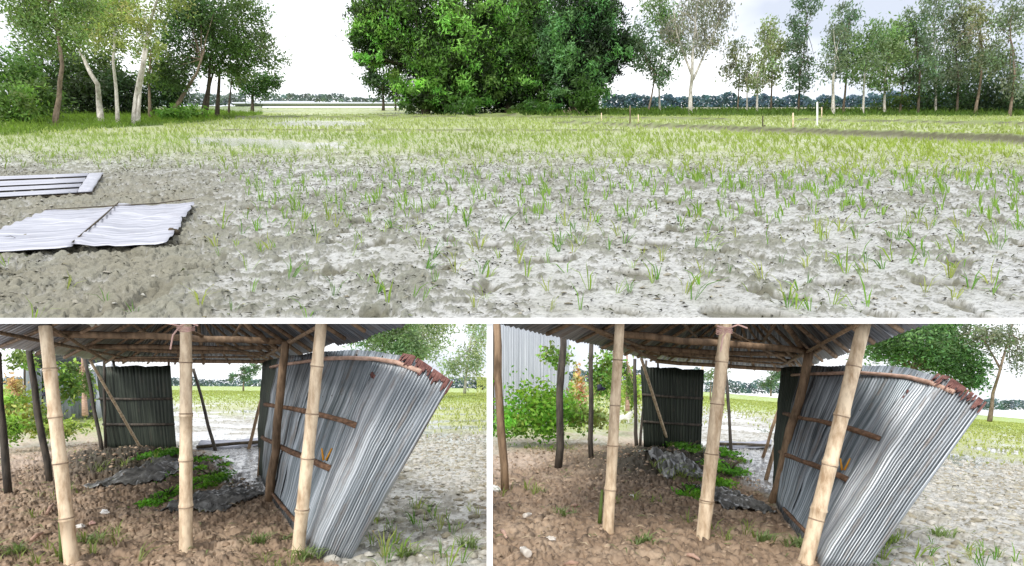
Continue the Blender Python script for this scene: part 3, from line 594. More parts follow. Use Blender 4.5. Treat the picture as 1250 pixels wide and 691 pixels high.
for (x, r, rx, ry, yy, cl_, lb) in [(1140, 122, 44, 18, 86, (.045, .085, .03), 'dark bush under the dense part of the right row'), (1200, 122, 44, 20, 88, (.04, .075, .03), 'dark thicket under the trees near the right edge'),
        (1240, 126, 24, 16, 84, (.05, .09, .035), 'dark bush at the right edge of the upper view'), (1085, 132, 36, 7, 86, (.09, .14, .04), 'low hedge under the broad crowned trees'), (1180, 95, 60, 18, 92, (.06, .10, .045), 'leafy backdrop bush behind the right row'),
        (818, 134, 12, 5, 90, (.10, .19, .05), 'low round green shrub left of the white trunk'), (985, 136, 30, 4, 84, (.06, .11, .03), 'low dark grass hump under the narrow tree')]:
    tree('bush', yy, [], [(x, r, rx, ry)], TER, lb, 'bush', 'bushes along the right side of the upper field', col=cl_, leaf=4.4, dens=.75)
# far wood on the horizon, one mass; air haze is mixed into the leaf colour
def wood(name, segs, Y, k, col, label, leaf=4, vt=None):
    Cs = []; Cl = []
    for (x0, x1, top, bot) in segs:
        n = int((x1-x0)*(bot-top)*1.15); px_ = x0+(x1-x0)*RNG.random(n); tp = top+(bot-top)*.45*(fbm(px_*.05, px_*0+Y, 3)+.4); rr = tp+(bot-tp)*RNG.random(n)
        y = Y*(1+.03*RNG.random(n)); p = np.stack([(px_-CX)/F*y, y, (HZ-rr)/F*y], 1); Cs.append(p); i = (px_/7).astype(int)+(rr/6).astype(int)*211; i = i-i.min(); Cl.append(tones(col, n, i, .3, .1))
    me = leaf_mesh(name, np.concatenate(Cs), leaf*Y/F, leaf*.6*Y/F, np.concatenate(Cl), .1); o = link(name, me, M['leaf'], k=k); return tag(o, label, kind='stuff')
wood('far_wood', [(735, 800, 112, 134), (800, 1060, 114, 134), (1060, 1300, 110, 134)], 119, TER, (.10, .17, .23), 'haze tinted blue green wood along the horizon behind the right hand trees', 4)
wood('distant_treeline', [(-60, 300, 112, 128), (320, 420, 113, 124), (420, 520, 118, 126)], 124, TER, (.17, .22, .23), 'faint haze tinted grey green line of trees on the left horizon', 3.4)
mb = MB(); q = P(395, 127.2, 122); mb.box(q, (19, .6, .15)); mb.box(P(345, 125.8, 123), (7, .6, .12)); o = mb.build('river_bank', M['house'], smooth=False, k=TER); tag(o, 'pale strip of water bank on the left horizon', kind='structure')
mb = MB(); mb.box(P(970, 135.4, 112), (22, .8, .3)); o = mb.build('far_path', M['house'], smooth=False, k=TER); o.data.materials[0] = mat_plain('pale path', (.4, .38, .3), (.5, .48, .4)); tag(o, 'pale raised path before the far wood', kind='structure')
# stakes
for (x, rb, rt, r, m_, lb) in [(997.5, 163, 125, 1.05, 'white_paint', 'white stake standing upright on the field bund'), (968, 158, 138, .9, 'bamboo', 'pale short bamboo stake left of the white stake'),
        (931, 161, 142, .8, 'bark_dark', 'dark thin stake with a small knob, left of the two pale stakes'), (769, 152, 129, .8, 'bark_brown', 'brown thin stake before the right end of the central clump'),
        (779, 152, 140, .6, 'bamboo', 'short leaning stake beside the brown one'), (734, 150, 138, .6, 'bamboo', 'short pale stake nearest the central clump'), (1003, 148, 133, .6, 'bamboo', 'tiny far stake right of the white stake')]:
    Y = Yt(rb); q = P(x, rb, Y); q[2] = float(ground_ter(q[0], q[1])); root = empty('stake', q, TER, lb, 'stake', 'stakes standing in the upper field'); mb = MB(); px1 = Y/F
    h = (rb-rt)*px1; mb.tube([(0, 0, -.1), (.01, 0, h*.5), (.03*px1*5, 0, h)], [r*px1, r*px1, r*px1*.9], 7); mb.build('shaft', M[m_], root)
    if m_ == 'bark_dark':
        mb = MB(); mb.blob((.12, 0, h*.28), (.12, .08, .13)); mb.build('knob', M['bark_dark'], root)

# ================================================================== LOW GROUND
HL = 1.5
class Plot:
    def __init__(s, a, b): s.a, s.b = a, b
    def van(s, px): return HZ-F*s.a-s.b*(px-CX)
    def Yr(s, x, row): return F*HL/max(row-s.van(x), .5)
    def G(s, x, row): Y = s.Yr(x, row); return P(x, row, Y)
    def z(s, X, Y): return -HL+s.a*Y+s.b*X
PL = Plot(-.0014, -.008); PR = Plot(.0214, -.085)
def lowground(pl, name, x0, x1, nx, ny, zf, cf, label):
    rws = np.concatenate([np.linspace(760, 560, int(ny*.68)), np.linspace(559.5, 482, int(ny*.32))])-HZ     # distance steps only
    Ys = F*HL/rws; Ys = np.concatenate([Ys, np.geomspace(Ys[-1]*1.05, 330, 30)]); rat = (np.linspace(x0, x1, nx)-CX)/F
    YY = np.repeat(Ys[:, None], nx, 1); XX = YY*rat[None]; PX = XX/YY*F+CX; RW = HZ-F*pl.z(XX, YY)/YY
    ZZ = pl.z(XX, YY)+zf(XX, YY, PX, RW); c = cf(XX, YY, PX, RW)
    me = mesh_np(name, np.stack([XX, YY, ZZ], -1).reshape(-1, 3), grid(nx, len(Ys)), c.reshape(-1, 4), smooth=True)
    return tag(link(name, me, M['soil'], k=LOW), label, kind='structure')
def inside(px, row, poly_, soft, nz):
    """soft membership of a region given by its outline on the ground"""
    n = len(poly_); ins = np.zeros(px.shape, bool); dmin = np.full(px.shape, 1e9)
    for i in range(n):
        (xa, ya), (xb, yb) = poly_[i], poly_[(i+1) % n]
        cnd = ((ya > row) != (yb > row)) & (px < (xb-xa)*(row-ya)/((yb-ya) if yb != ya else 1e-9)+xa); ins ^= cnd
        t = np.clip(((px-xa)*(xb-xa)+(row-ya)*(yb-ya))/((xb-xa)**2+(yb-ya)**2+1e-9), 0, 1); dmin = np.minimum(dmin, np.hypot(px-xa-t*(xb-xa), row-ya-t*(yb-ya)))
    return sst(-soft, soft, np.where(ins, dmin, -dmin)+nz*soft*2)
FL_L = [(-300, 560), (60, 548), (118, 538), (215, 548), (265, 556), (300, 585), (322, 600), (345, 625), (372, 668), (420, 692), (420, 760), (-400, 760)]
FL_R = [(500, 565), (640, 548), (690, 542), (730, 545), (790, 540), (860, 552), (900, 556), (925, 585), (945, 612), (975, 655), (1010, 695), (1060, 760), (450, 760)]
PATH_L = [(-300, 535), (20, 532), (80, 524), (120, 526), (118, 545), (60, 562), (-20, 585), (-300, 600)]
PATH_R = [(500, 537), (640, 535), (700, 530), (780, 526), (786, 540), (720, 545), (640, 570), (500, 590)]
WET_L = [(255, 548), (320, 544), (335, 570), (335, 600), (300, 607), (262, 585)]
WET_R = [(895, 548), (945, 545), (955, 580), (950, 612), (925, 600), (900, 580)]
def make_fns(FLR, PATH, WET, mound, xg, gr_a, gr_b, van):
    def zf(X, Y, px, row):
        nz = fbm(X*.9, Y*.9, 3); fl = inside(px, row, FLR, 6, nz)
        cl = fbm(X*2.6, Y*2.6, 3); c2 = fbm(X*8, Y*8, 4, g=.6); c3 = np.abs(fbm(X*5+9, Y*5, 3))
        c4 = fbm(X*17, Y*17, 2); h = fl*(.07*cl+.06*c2+.012*c4-.05*sst(.1, 0, c3))+(1-fl)*(.03*cl+.04*c2+.015*c4)*sst(60, 10, Y)
        R, lv, k = mud_parts(X*.8, Y*.8, px*0+600, row*0+260); h = h*fl+(1-fl)*(lv*(1-k)+R*k)*sst(70, 12, Y)*1.1
        mx_, my_, rx_, ry_, mh = mound; h = h+mh*np.exp(-((px-mx_)/rx_)**2-((row-my_)/ry_)**2)*(1+.4*cl+.3*c2)
        return h
    def cf(X, Y, px, row):
        nz = fbm(X*.9, Y*.9, 3); n1 = fbm(X*1.7+3, Y*1.7, 4); n2 = fbm(X*8, Y*8, 4, g=.6); n3 = fbm(X*.25, Y*.25, 3); c3 = np.abs(fbm(X*4+9, Y*4, 3))
        r = row-van(px); col = np.zeros(X.shape+(3,)); col[:] = (.54, .52, .47)
        col = mixc(col, (.33, .30, .22), sst(-.1, .5, n1)*.8); col = mixc(col, (.13, .12, .08), sst(.04, .34, n2)*.8); n6 = fbm(X*6+11, Y*9, 3, g=.6); col = mixc(col, (.11, .10, .065), sst(.12, .3, n6)*.6*sst(60, 12, Y)); col = mixc(col, (.14, .12, .08), sst(.06, 0, c3)*.5*sst(40, 8, Y))
        sh = np.where(px < (360 if gr_a > 70 else 960), 26, 0); R, lv, k = mud_parts(X*.8, Y*.8, px*0+600, row*0+260); q = np.zeros(X.shape+(3,)); q[:] = (.47, .46, .42); q = mixc(q, (.27, .25, .19), k*.7); sw_ = np.abs(fbm(X*5+70, Y*9, 4, g=.62)); q = mixc(q, (.11, .10, .07), sst(.05, .012, sw_)*.6); q = mixc(q, (.15, .135, .09), k*(1-k)*4*.5*sst(-.3, .2, n2)); q = mixc(q, (.14, .13, .09), sst(.16, .36, n6)*.5); col = q*.8+col*.2; g = sst(gr_a-sh, gr_b-sh, r+14*n3+6*n1); col = mixc(col, (.40, .44, .14), g*.85)
        g2 = sst(26, 16, r+3*n3); col = mixc(col, (.33, .44, .09), g2*.9)
        gl = sst(xg+30, xg-20, px)*sst(95, 60, r); col = mixc(col, (.36, .42, .14), gl*.9)
        soil = np.zeros(X.shape+(3,)); soil[:] = (.33, .235, .16); soil = mixc(soil, (.46, .345, .245), sst(-.1, .5, n1)); soil = mixc(soil, (.10, .075, .055), sst(.08, .45, n2)*.8); soil = mixc(soil, (.07, .05, .035), sst(.07, 0, c3)*.7)
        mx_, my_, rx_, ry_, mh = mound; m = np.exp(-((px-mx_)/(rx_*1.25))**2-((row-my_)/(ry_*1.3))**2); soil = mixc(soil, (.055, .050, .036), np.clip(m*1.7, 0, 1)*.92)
        fl = inside(px, row, FLR, 5, nz); col = col*(1-fl[..., None])+soil*fl[..., None]
        pt = inside(px, row, PATH, 8, nz); col = mixc(col, (.50, .40, .32), pt*.85*(.6+.4*sst(-.3, .2, n2)))
        wt = inside(px, row, WET, 6, nz); col = mixc(col, (.22, .22, .22), wt*.8)
        pw = sst(.02, .12, fbm(X*.20+3, Y*.28, 3))*sst(20, 28, r)*sst(78, 66, r)*((px > 200) & (px < 620) | (px > 840)); col = mixc(col, (.42, .42, .40), pw)
        ro = np.clip(.40+.4*k*(1-fl)+.42*fl, .2, .9); ro = ro*(1-wt)+(.18+.5*sst(0, .3, n2))*wt; ro = ro*(1-pw)+.06*pw
        return np.concatenate([col, ro[..., None]], -1)
    return zf, cf
SPL = 597.7
zL, cL = make_fns(FL_L, PATH_L, WET_L, (165, 567, 75, 16, .22), 130, 78, 40, PL.van)
zR, cR = make_fns(FL_R, PATH_R, WET_R, (815, 565, 75, 16, .22), 770, 66, 36, PR.van)
lowground(PL, 'shed_ground', -170, SPL, 620, 330, zL, cL, 'brown shed floor, path and pale muddy field in the lower left view')
lowground(PR, 'shed_ground', SPL, 1420, 640, 330, zR, cR, 'brown shed floor, path and pale muddy field in the lower right view')
def gz(pl, zf, X, Y):
    X = np.atleast_1d(np.asarray(X, float)); Y = np.atleast_1d(np.asarray(Y, float)); px = X/Y*F+CX; row = HZ-F*pl.z(X, Y)/Y; return pl.z(X, Y)+zf(X, Y, px, row)
def onlow(pl, zf, x, row):
    p = pl.G(x, row); p[2] = float(gz(pl, zf, p[0], p[1])[0]); return p
def scat(pl, n, x0, x1, r0, r1, inpoly=None, outpoly=None):
    px = x0+(x1-x0)*RNG.random(n); ya, yb = F*HL/r1, F*HL/r0; y = np.sqrt(RNG.random(n)*(yb*yb-ya*ya)+ya*ya); X = (px-CX)/F*y; row = HZ-F*pl.z(X, y)/y; k = np.ones(n, bool)
    if inpoly: k &= inside(px, row, inpoly, 3, 0*px) > .5
    if outpoly: k &= inside(px, row, outpoly, 3, 0*px) < .5
    return X[k], y[k], px[k], row[k]

# ------------------------------------------------------------------ shed pieces
def bamboo(name, root, b, p0, p1, r, mat='bamboo', nodes=7, bend=0):
    """culm with swollen joints and slight taper"""
    p0 = np.array(p0); p1 = np.array(p1); pts = []; rad = []; L_ = p1-p0; side = np.cross(L_, (0, 1, 0)); side = side/(np.linalg.norm(side)+1e-9)
    for i in range(nodes):
        t0 = (i+random.uniform(-.12, .12)*(i > 0))/nodes
        for dt, s in ((0, 1.02), (.006, 1.12), (.014, 1.02), (.03, .96), (1/nodes*.5, .95), (1/nodes-.016, .98)):
            t = min(t0+dt, 1); pts.append(p0+L_*t+side*bend*math.sin(math.pi*t)-b); rad.append(r*s*(1.06-.16*t))
    idx = sorted(range(len(pts)), key=lambda i: float(np.dot(pts[i]+b-p0, L_))); pts = [pts[i] for i in idx]; rad = [rad[i] for i in idx]
    mb = MB(); mb.tube(pts, rad, 12, jitter=.015); o = mb.build(name, M[mat], root)
    for i in range(1, nodes):
        p = min(range(len(pts)), key=lambda j: abs(float(np.dot(pts[j]+b-p0, L_))/float(np.dot(L_, L_))-i/nodes)); d = L_/np.linalg.norm(L_)
        mb = MB(); mb.tube([pts[p]-d*.006, pts[p], pts[p]+d*.006], [rad[p]*1.05, rad[p]*1.11, rad[p]*1.03], 12); mb.build('node_ring', M['node'], o)
    return o
def pole(name, root, b, pts, r, mat='pole_dark', n=7, jit=.08):
    pts = [np.array(p) for p in pts]; fine = []
    for i in range(len(pts)-1):
        for t in (0, .33, .66): fine.append(pts[i]*(1-t)+pts[i+1]*t+np.array([random.uniform(-1, 1), random.uniform(-1, 1), random.uniform(-1, 1)])*r*.35-b)
    fine.append(pts[-1]-b); mb = MB(); mb.tube(fine, [r*(1.08-.2*i/len(fine)) for i in range(len(fine))], n, jitter=jit); return mb.build(name, M[mat], root)

def shed(pl, zf, D, label):
    base = onlow(pl, zf, *D['base']); root = empty('open_shed', base, LOW, label, 'shed'); b = base
    def post(bx, br, tx, tr, rpx, kind, Yt_=None, bend=0):
        p0 = onlow(pl, zf, bx, br); Y = p0[1]; p0[2] -= .05; t = P(tx, tr, Yt_ or Y); r = rpx*Y/F
        if kind == 'bamboo': return bamboo('post', root, b, p0, t, r, 'bamboo', D.get('nodes', 6), bend)
        return pole('post', root, b, [p0, (p0+t)/2+np.array([bend, 0, 0]), t], r, kind)
    mid = None
    for i, q in enumerate(D['posts']):
        o = post(*q)
        if i == 1: mid = o
    # roof: three tin slopes over a short ridge, sheets laid side by side
    R = D['roof']; BL, BR_, FL, FR, R1, R2 = [P(*R[k_]) for k_ in ('BL', 'BR', 'FL', 'FR', 'R1', 'R2')]
    def slope(e0, e1, r0, r1, n, drop):
        for i in range(n):
            u0, u1 = i/n-.012, (i+1)/n+.012
            off = np.array([0, 0, .012*(i % 2)+drop]); ov = random.uniform(-.04, .06)
            f0, f1 = lin(r0, r1), lin(e0, e1)
            bot = (lambda i_, ov_: (lambda u: f1(u)+(f1(u)-f0(u))/np.linalg.norm(f1(u)-f0(u))*(.12+ov_)-b+off))(i, ov); top = (lambda u: f0(u)-b+off)
            w_ = np.linalg.norm(np.array(e1)-np.array(e0))/n
            corr('roof_sheet', bot, top, max(4, w_/.105), .022, 'tin_roof', root, nv=6, u0=u0, u1=u1, sub=5, thick=.005, ragged=.03, uvw=n)
    slope(BL, BR_, R1+np.array([-.5, 0, 0]), R1+np.array([.5, 0, 0]), 5, 0)
    slope(FL, BL, R2, R1+np.array([-.5, 0, 0]), 8, .006); slope(BR_, FR, R1+np.array([.5, 0, 0]), R2, 8, .004)
    # rafters under the slopes
    dn = np.array([0, 0, -.05])
    for (e0, e1, r0, r1, n) in ((BL, BR_, R1, R1, 6), (FL, BL, R2, R1, 7), (BR_, FR, R1, R2, 8)):
        for i in range(n):
            u = (i+.5)/n; p = e0+(e1-e0)*(u+random.uniform(-.02, .02)); q = r0+(r1-r0)*u; pole('rafter', root, b, [p+dn, q+dn*1.4], random.uniform(.018, .028), 'bamboo_old', 6)
        for t in (.22, .62):
            p = e0*(1-t)+r0*t; q = e1*(1-t)+r1*t; pole('purlin', root, b, [p+dn*2, q+dn*2], .022, 'bamboo_old', 6)
    for (x0, r0, y0, x1, r1, y1, rr) in D['beams']:
        pole('beam', root, b, [P(x0, r0, y0), P((x0+x1)/2, (r0+r1)/2+.8, (y0+y1)/2), P(x1, r1, y1)], rr*.8, 'bamboo_old', 8)
    # leaning corrugated wall: four sheets toned from shade to light, battens, rusty rim
    W = D['wall']; bot = poly([onlow(pl, zf, x, r)+np.array([0, 0, W.get('lift', .02)]) if Yo is None else P(x, r, Yo) for (x, r, Yo) in W['bot']]); top = poly([P(x, r, y) for (x, r, y) in W['top']])
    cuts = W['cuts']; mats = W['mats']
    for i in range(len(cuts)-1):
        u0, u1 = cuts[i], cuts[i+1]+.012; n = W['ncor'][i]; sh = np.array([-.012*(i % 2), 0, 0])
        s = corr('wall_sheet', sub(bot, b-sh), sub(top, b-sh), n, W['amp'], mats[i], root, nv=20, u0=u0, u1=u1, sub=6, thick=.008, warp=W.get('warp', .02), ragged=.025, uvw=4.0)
        s['label'] = W['lab'][i]; last = s
    def wp(u, t, o=.035):
        p = bot(u)*(1-t)+top(u)*t; e = .01; n_ = np.cross(bot(u+e)-bot(u-e), top(u)-bot(u)); n_ = n_/np.linalg.norm(n_); n_ = n_ if np.dot(n_, p) < 0 else -n_; return p+n_*o
    for (ua, ta, ub, tb, rr, m_) in W['bat']:
        pts = [wp(ua+(ub-ua)*i/7, ta+(tb-ta)*i/7, .03+rr*.6) for i in range(8)]; mb = MB()
        mb.tube([p-b+np.array([0, 0, random.uniform(-.008, .008)]) for p in pts], [rr*random.uniform(.85, 1.15) for _ in pts], 8, jitter=.08); bt_ = mb.build('batten', M[m_], root)
        if abs(tb-W['strip'][1]) < .08: tagged = bt_
    # rusted folded rim at the high corner: overlapping torn flakes
    u0, u1 = W['rust']; nfl = 30
    mb = MB()
    for i in range(nfl):
        u = u0+(u1-u0)*i/nfl; un = u0+(u1-u0)*(i+1.15)/nfl
        if random.random() < .12: continue
        dpt = .012+.045*random.random(); q = [wp(u, 1.01, .03), wp(min(un, 1), 1.01, .03), wp(min(un, 1), 1-dpt*.9, .05), wp((u+min(un, 1))/2, 1-dpt*1.25, .06), wp(u, 1-dpt*.9, .045)]
        bq = [p+np.array([.0, .012, -.006]) for p in q]; mb.add([p-b for p in q]+[p-b for p in bq], [(0, 1, 2, 3, 4), (9, 8, 7, 6, 5), (0, 4, 9, 5), (4, 3, 8, 9), (3, 2, 7, 8), (2, 1, 6, 7), (1, 0, 5, 6)])
    mb.build('rusty_rim', M['rust'], last, smooth=False)
    mb = MB()
    for sh_ in (.36, .70, .93):
        for i in range(26): mb.blob(wp((i+.5)/26, min(sh_+.012*(i % 3)+.03*(i/26), .985), .024)-b, (.012, .008, .012), 5, 3, .2)
    o = mb.build('nail', M['bark_dark'], root); o['kind'] = 'stuff'
    # red stain mark built as a small rust flake
    u, t = W['spot']; mb = MB(); c = wp(u, t, .022)
    for _ in range(5): mb.blob(c-b+np.array([random.uniform(-.04, .04), random.uniform(-.02, .02), random.uniform(-.04, .04)]), (.018, .008, .03), 6, 4, .3)
    mb.build('rust_flake', M['rust'], last)
    u, t = W['strip']; mb = MB(); c = wp(u, t, .07)
    for s in (-1, 1): mb.tube([c-b+np.array([s*.012, 0, -.03]), c-b+np.array([s*.05+.02, 0, .09])], [.012, .008], 5)
    o = mb.build('orange_tag', M['orange'], tagged)
    # back panel, its tin darkened in colour for the shade under the roof
    K = D['panel']; A, B_, C_, D_ = [P(*q) for q in K['q']]
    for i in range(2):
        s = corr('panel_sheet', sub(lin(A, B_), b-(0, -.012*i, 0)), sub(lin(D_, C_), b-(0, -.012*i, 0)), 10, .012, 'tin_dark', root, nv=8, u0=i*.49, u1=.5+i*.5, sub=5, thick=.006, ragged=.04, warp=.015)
    for t in K['bat']:
        mb = MB(); l_ = A*(1-t)+D_*t; r_ = B_*(1-t)+C_*t; mb.tube([l_-b+(0, -.05, 0), (l_+r_)/2-b+(0, -.05, -.01), r_-b+(0, -.05, 0)], .028, 7, jitter=.1); mb.build('batten', M['pole_dark'], root)
    # rope on the middle post, rag
    x, r, Y = D['rope']; mb = MB()
    for i in range(3):
        c = P(x, r+i*2, Y)-b; mb.tube([c+np.array([math.cos(t)*.066, math.sin(t)*.066, .01*math.sin(t*2)]) for t in np.linspace(0, 6.2, 14)], .005, 5)
    c = P(x, r, Y)-b+np.array([0, -.085, 0]); mb.tube([c, c+np.array([.08, -.02, .03]), c+np.array([.16, -.02, .0])], .008, 5); mb.tube([c, c+np.array([-.05, -.02, -.08]), c+np.array([-.07, -.02, -.20])], .007, 5); mb.tube([c, c+np.array([-.1, -.02, .02])], .007, 5)
    mb.build('rope', M['rope'], mid)
    return root

BP = 'bamboo'; OP = 'bamboo_old'; DP = 'pole_dark'
DL = dict(base=(228, 640), nodes=5,
  posts=[(88, 686, 54, 388, 7.6, BP), (227, 671, 227, 388, 7.4, BP), (363, 674, 393, 388, 7.8, BP),
         (10, 603, -3, 430, 4, DP), (62, 587, 33, 410, 3.6, DP), (125, 553, 103, 436, 2.1, DP), (129, 552, 127, 440, 1.6, DP),
         (172, 558, 110, 440, 1.5, 'bamboo', 9.5), (205, 552, 206, 440, 1.4, OP), (264, 551, 236, 450, 1.9, DP), (303, 549, 330, 443, 1.9, OP), (160, 549, 138, 440, 1.6, DP),
         (329, 612, 349, 418, 5.2, OP), (316, 580, 331, 436, 2.4, OP)],
  roof=dict(BL=(138, 441, 13), BR=(336, 441, 11.6), FL=(-215, 392, 4.6), FR=(470, 388, 4.4), R1=(240, 372, 8.2), R2=(240, 240, 3.6)),
  beams=[(-10, 392, 7.4, 112, 433, 11.8, .055), (30, 404, 7.6, 345, 417, 8.0, .06), (100, 423, 9.6, 345, 424, 9.6, .05), (140, 439, 12.0, 338, 441, 11.4, .05), (345, 424, 8.5, 425, 372, 4.8, .05), (300, 395, 7, 345, 428, 8.6, .04),
         (120, 425, 11, 345, 432, 10.5, .045), (60, 398, 6.6, 130, 440, 10.5, .03), (215, 398, 7, 330, 440, 10.5, .03)],
  wall=dict(bot=[(317, 578, None), (322, 592, None), (340, 620, None), (368, 660, None), (388, 682, None), (428, 687, 4.95)],
            top=[(322, 442, 9.6), (345, 436, 8.4), (392, 429, 7.0), (455, 428, 6.0), (505, 437, 5.4), (552, 468, 5.0)],
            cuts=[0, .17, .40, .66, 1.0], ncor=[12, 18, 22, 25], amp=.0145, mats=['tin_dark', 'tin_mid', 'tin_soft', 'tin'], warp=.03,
            lab=['shade toned green sheet at the far end of the wall', 'blue grey sheet behind the near bamboo post', 'blue grey sheet with streaks', 'bright leaning sheet at the open end of the wall'],
            bat=[(.12, .93, .86, .96, .022, 'batten_pale'), (.10, .62, .70, .60, .030, 'batten'), (.12, .34, .66, .36, .032, 'batten'), (.34, .04, .60, .05, .02, 'batten')],
            rust=(.76, 1.0), spot=(.68, .86), strip=(.60, .40)),
  panel=dict(q=[(133, 554, 12.6), (217, 554, 12.4), (209, 447, 12.4), (117, 447, 12.6)], bat=(.34, .63)), rope=(227, 399, 4.9))
DRr = dict(base=(860, 640), nodes=5,
  posts=[(742, 647, 757, 386, 6.8, BP), (857, 655, 887, 386, 8.2, BP), (983, 688, 1057, 386, 8.8, BP),
         (615, 598, 606, 386, 5, OP), (682, 572, 687, 390, 4.6, DP), (721, 561, 722, 412, 3, DP), (777, 548, 775, 438, 2.2, DP), (781, 549, 789, 440, 1.6, DP),
         (818, 552, 783, 438, 1.6, 'bamboo', 10), (844, 552, 858, 446, 1.5, BP), (893, 553, 886, 455, 1.9, DP), (930, 560, 968, 447, 1.9, OP), (803, 550, 803, 440, 1.5, DP),
         (944, 614, 988, 430, 5.8, OP), (935, 586, 970, 448, 2.4, OP)],
  roof=dict(BL=(800, 439, 13), BR=(968, 452, 11.6), FL=(560, 372, 4.6), FR=(1122, 388, 4.4), R1=(900, 372, 8.2), R2=(900, 240, 3.6)),
  beams=[(660, 386, 7.4, 800, 437, 11.8, .055), (755, 408, 7.6, 985, 428, 8.0, .06), (765, 424, 9.6, 985, 434, 9.6, .05), (800, 441, 12.0, 968, 452, 11.4, .05), (985, 434, 8.5, 1085, 372, 4.8, .05), (960, 398, 7, 990, 438, 8.6, .04),
         (790, 430, 11, 985, 442, 10.5, .045), (720, 398, 6.6, 800, 440, 10.5, .03), (875, 398, 7, 970, 445, 10.5, .03)],
  wall=dict(bot=[(945, 600, None), (950, 618, None), (962, 638, None), (985, 668, None), (1004, 694, None), (1058, 697, 4.9)],
            top=[(955, 449, 9.6), (985, 447, 8.4), (1045, 446, 7.0), (1110, 449, 6.0), (1157, 463, 5.4), (1203, 495, 5.0)],
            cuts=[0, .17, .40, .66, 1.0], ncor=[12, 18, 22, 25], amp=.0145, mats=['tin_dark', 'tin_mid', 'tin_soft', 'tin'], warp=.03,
            lab=['shade toned green sheet at the far end of the wall', 'blue grey sheet behind the near bamboo post', 'blue grey sheet with streaks', 'bright leaning sheet at the open end of the wall'],
            bat=[(.12, .93, .86, .96, .022, 'batten_pale'), (.10, .62, .70, .61, .030, 'batten'), (.12, .34, .66, .37, .032, 'batten'), (.34, .04, .60, .05, .02, 'batten')],
            rust=(.76, 1.0), spot=(.68, .86), strip=(.60, .41)),
  panel=dict(q=[(786, 549, 12.6), (855, 553, 12.4), (859, 452, 12.4), (782, 447, 12.6)], bat=(.34, .66)), rope=(884, 402, 5.0))
shed(PL, zL, DL, 'open bamboo shed with tin roof and leaning tin wall in the lower left view')
shed(PR, zR, DRr, 'open bamboo shed with tin roof and leaning tin wall in the lower right view')

# ------------------------------------------------------------------ floor details in both plots
def crumple(x, row, sx, sy, h, pl, zf, label, mat='plastic', cat='plastic sheet', name='plastic_sheet', n=34):
    c = onlow(pl, zf, x, row); px1 = c[1]/F; u = np.linspace(-1, 1, n); U, V_ = np.meshgrid(u, u); rad = 1+.25*perlin(np.arctan2(V_, U)*1.5+x, U*0+row)
    X = U*sx*px1*rad; Yv = V_*sy*px1*rad*1.0; Zv = h*np.exp(-(U**2+V_**2)*1.1)*(1+.5*fbm(U*2+x, V_*2, 2))+(h*.4+.03)*np.abs(fbm(U*3.5+x, V_*3.5+row, 3))
    base = gz(pl, zf, (X+c[0]).ravel(), (Yv+c[1]).ravel()).reshape(X.shape)-c[2]
    me = mesh_np(name, np.stack([X, Yv, base+Zv+.01], -1).reshape(-1, 3), grid(n, n)); o = link(name, me, M[mat], loc=c, k=LOW); s = o.modifiers.new('thickness', 'SOLIDIFY'); s.thickness = .004
    return tag(o, label, cat)
crumple(183, 583, 30, 66, .05, PL, zL, 'crumpled grey plastic sheet half buried in the mound, lower left view')
crumple(268, 610, 36, 60, .06, PL, zL, 'flat wet plastic sheet right of the middle bamboo post, lower left view')
crumple(822, 575, 26, 60, .05, PR, zR, 'crumpled grey plastic sheet half buried in the mound, lower right view')
crumple(893, 610, 30, 60, .06, PR, zR, 'flat wet plastic sheet right of the middle bamboo post, lower right view')
def weeds(pl, zf, pts, where):
    VS_, off_ = [], 0
    for i, (x, r, w_, hpx, lb) in enumerate(pts):
        c = onlow(pl, zf, x, r); px1 = c[1]/F; root = empty('weed_clump', c, LOW, lb+where, 'weeds', 'weed clumps on the shed floor'+where); n = int(w_*hpx*1.7)
        q, ii = blob_pts((0, 0, hpx*px1*.15), (w_*px1*1.15, w_*px1*2.6, hpx*px1*.40), n, .25, 16, .22); q[:, 2] = np.maximum(q[:, 2], .02)
        g = (.17, .40, .04) if i % 2 else (.12, .31, .035); link('leaves', leaf_mesh('leaves', q, 5.5*px1, 2.6*px1, tones(g, n, ii, .45), -.2), M['leaf'], root)
        mb = MB()
        for _ in range(7): a_ = random.random()*6.28; mb.tube([(0, 0, 0), (math.cos(a_)*w_*px1*.3, math.sin(a_)*w_*px1*.3, hpx*px1*.5), (math.cos(a_)*w_*px1*.7, math.sin(a_)*w_*px1*.7, hpx*px1*.8)], [.01, .008, .004], 4)
        o = mb.build('stems', M['bark_dark'], root); o.name = 'stem'; o['kind'] = 'stuff'
weeds(PL, zL, [(195, 568, 22, 14, 'dark green weeds at the back of the mound'), (220, 580, 22, 18, 'thick green weeds behind the middle post'), (258, 585, 24, 18, 'thick green weeds right of the middle post'), (195, 612, 18, 14, 'bright broad leaved weeds in front of the mound'), (205, 606, 14, 14, 'bright weeds touching the middle post'), (272, 570, 10, 8, 'small weeds beside the wet mud'), (240, 566, 20, 12, 'low weeds between middle post and wet mud'), (232, 598, 20, 12, 'low bright weeds just right of the middle post')], ', lower left view')
weeds(PR, zR, [(840, 562, 20, 13, 'dark green weeds at the back of the mound'), (865, 575, 18, 18, 'thick green weeds behind the middle post'), (892, 580, 20, 18, 'thick green weeds right of the middle post'), (838, 604, 16, 13, 'bright broad leaved weeds in front of the mound'), (846, 598, 13, 13, 'bright weeds touching the middle post'), (903, 565, 9, 8, 'small weeds beside the wet mud'), (880, 560, 18, 12, 'low weeds between middle post and wet mud'), (872, 590, 18, 12, 'low bright weeds just right of the middle post')], ', lower right view')
soilpal = np.array([(.33, .235, .16), (.41, .30, .21), (.19, .135, .09), (.46, .345, .245)])
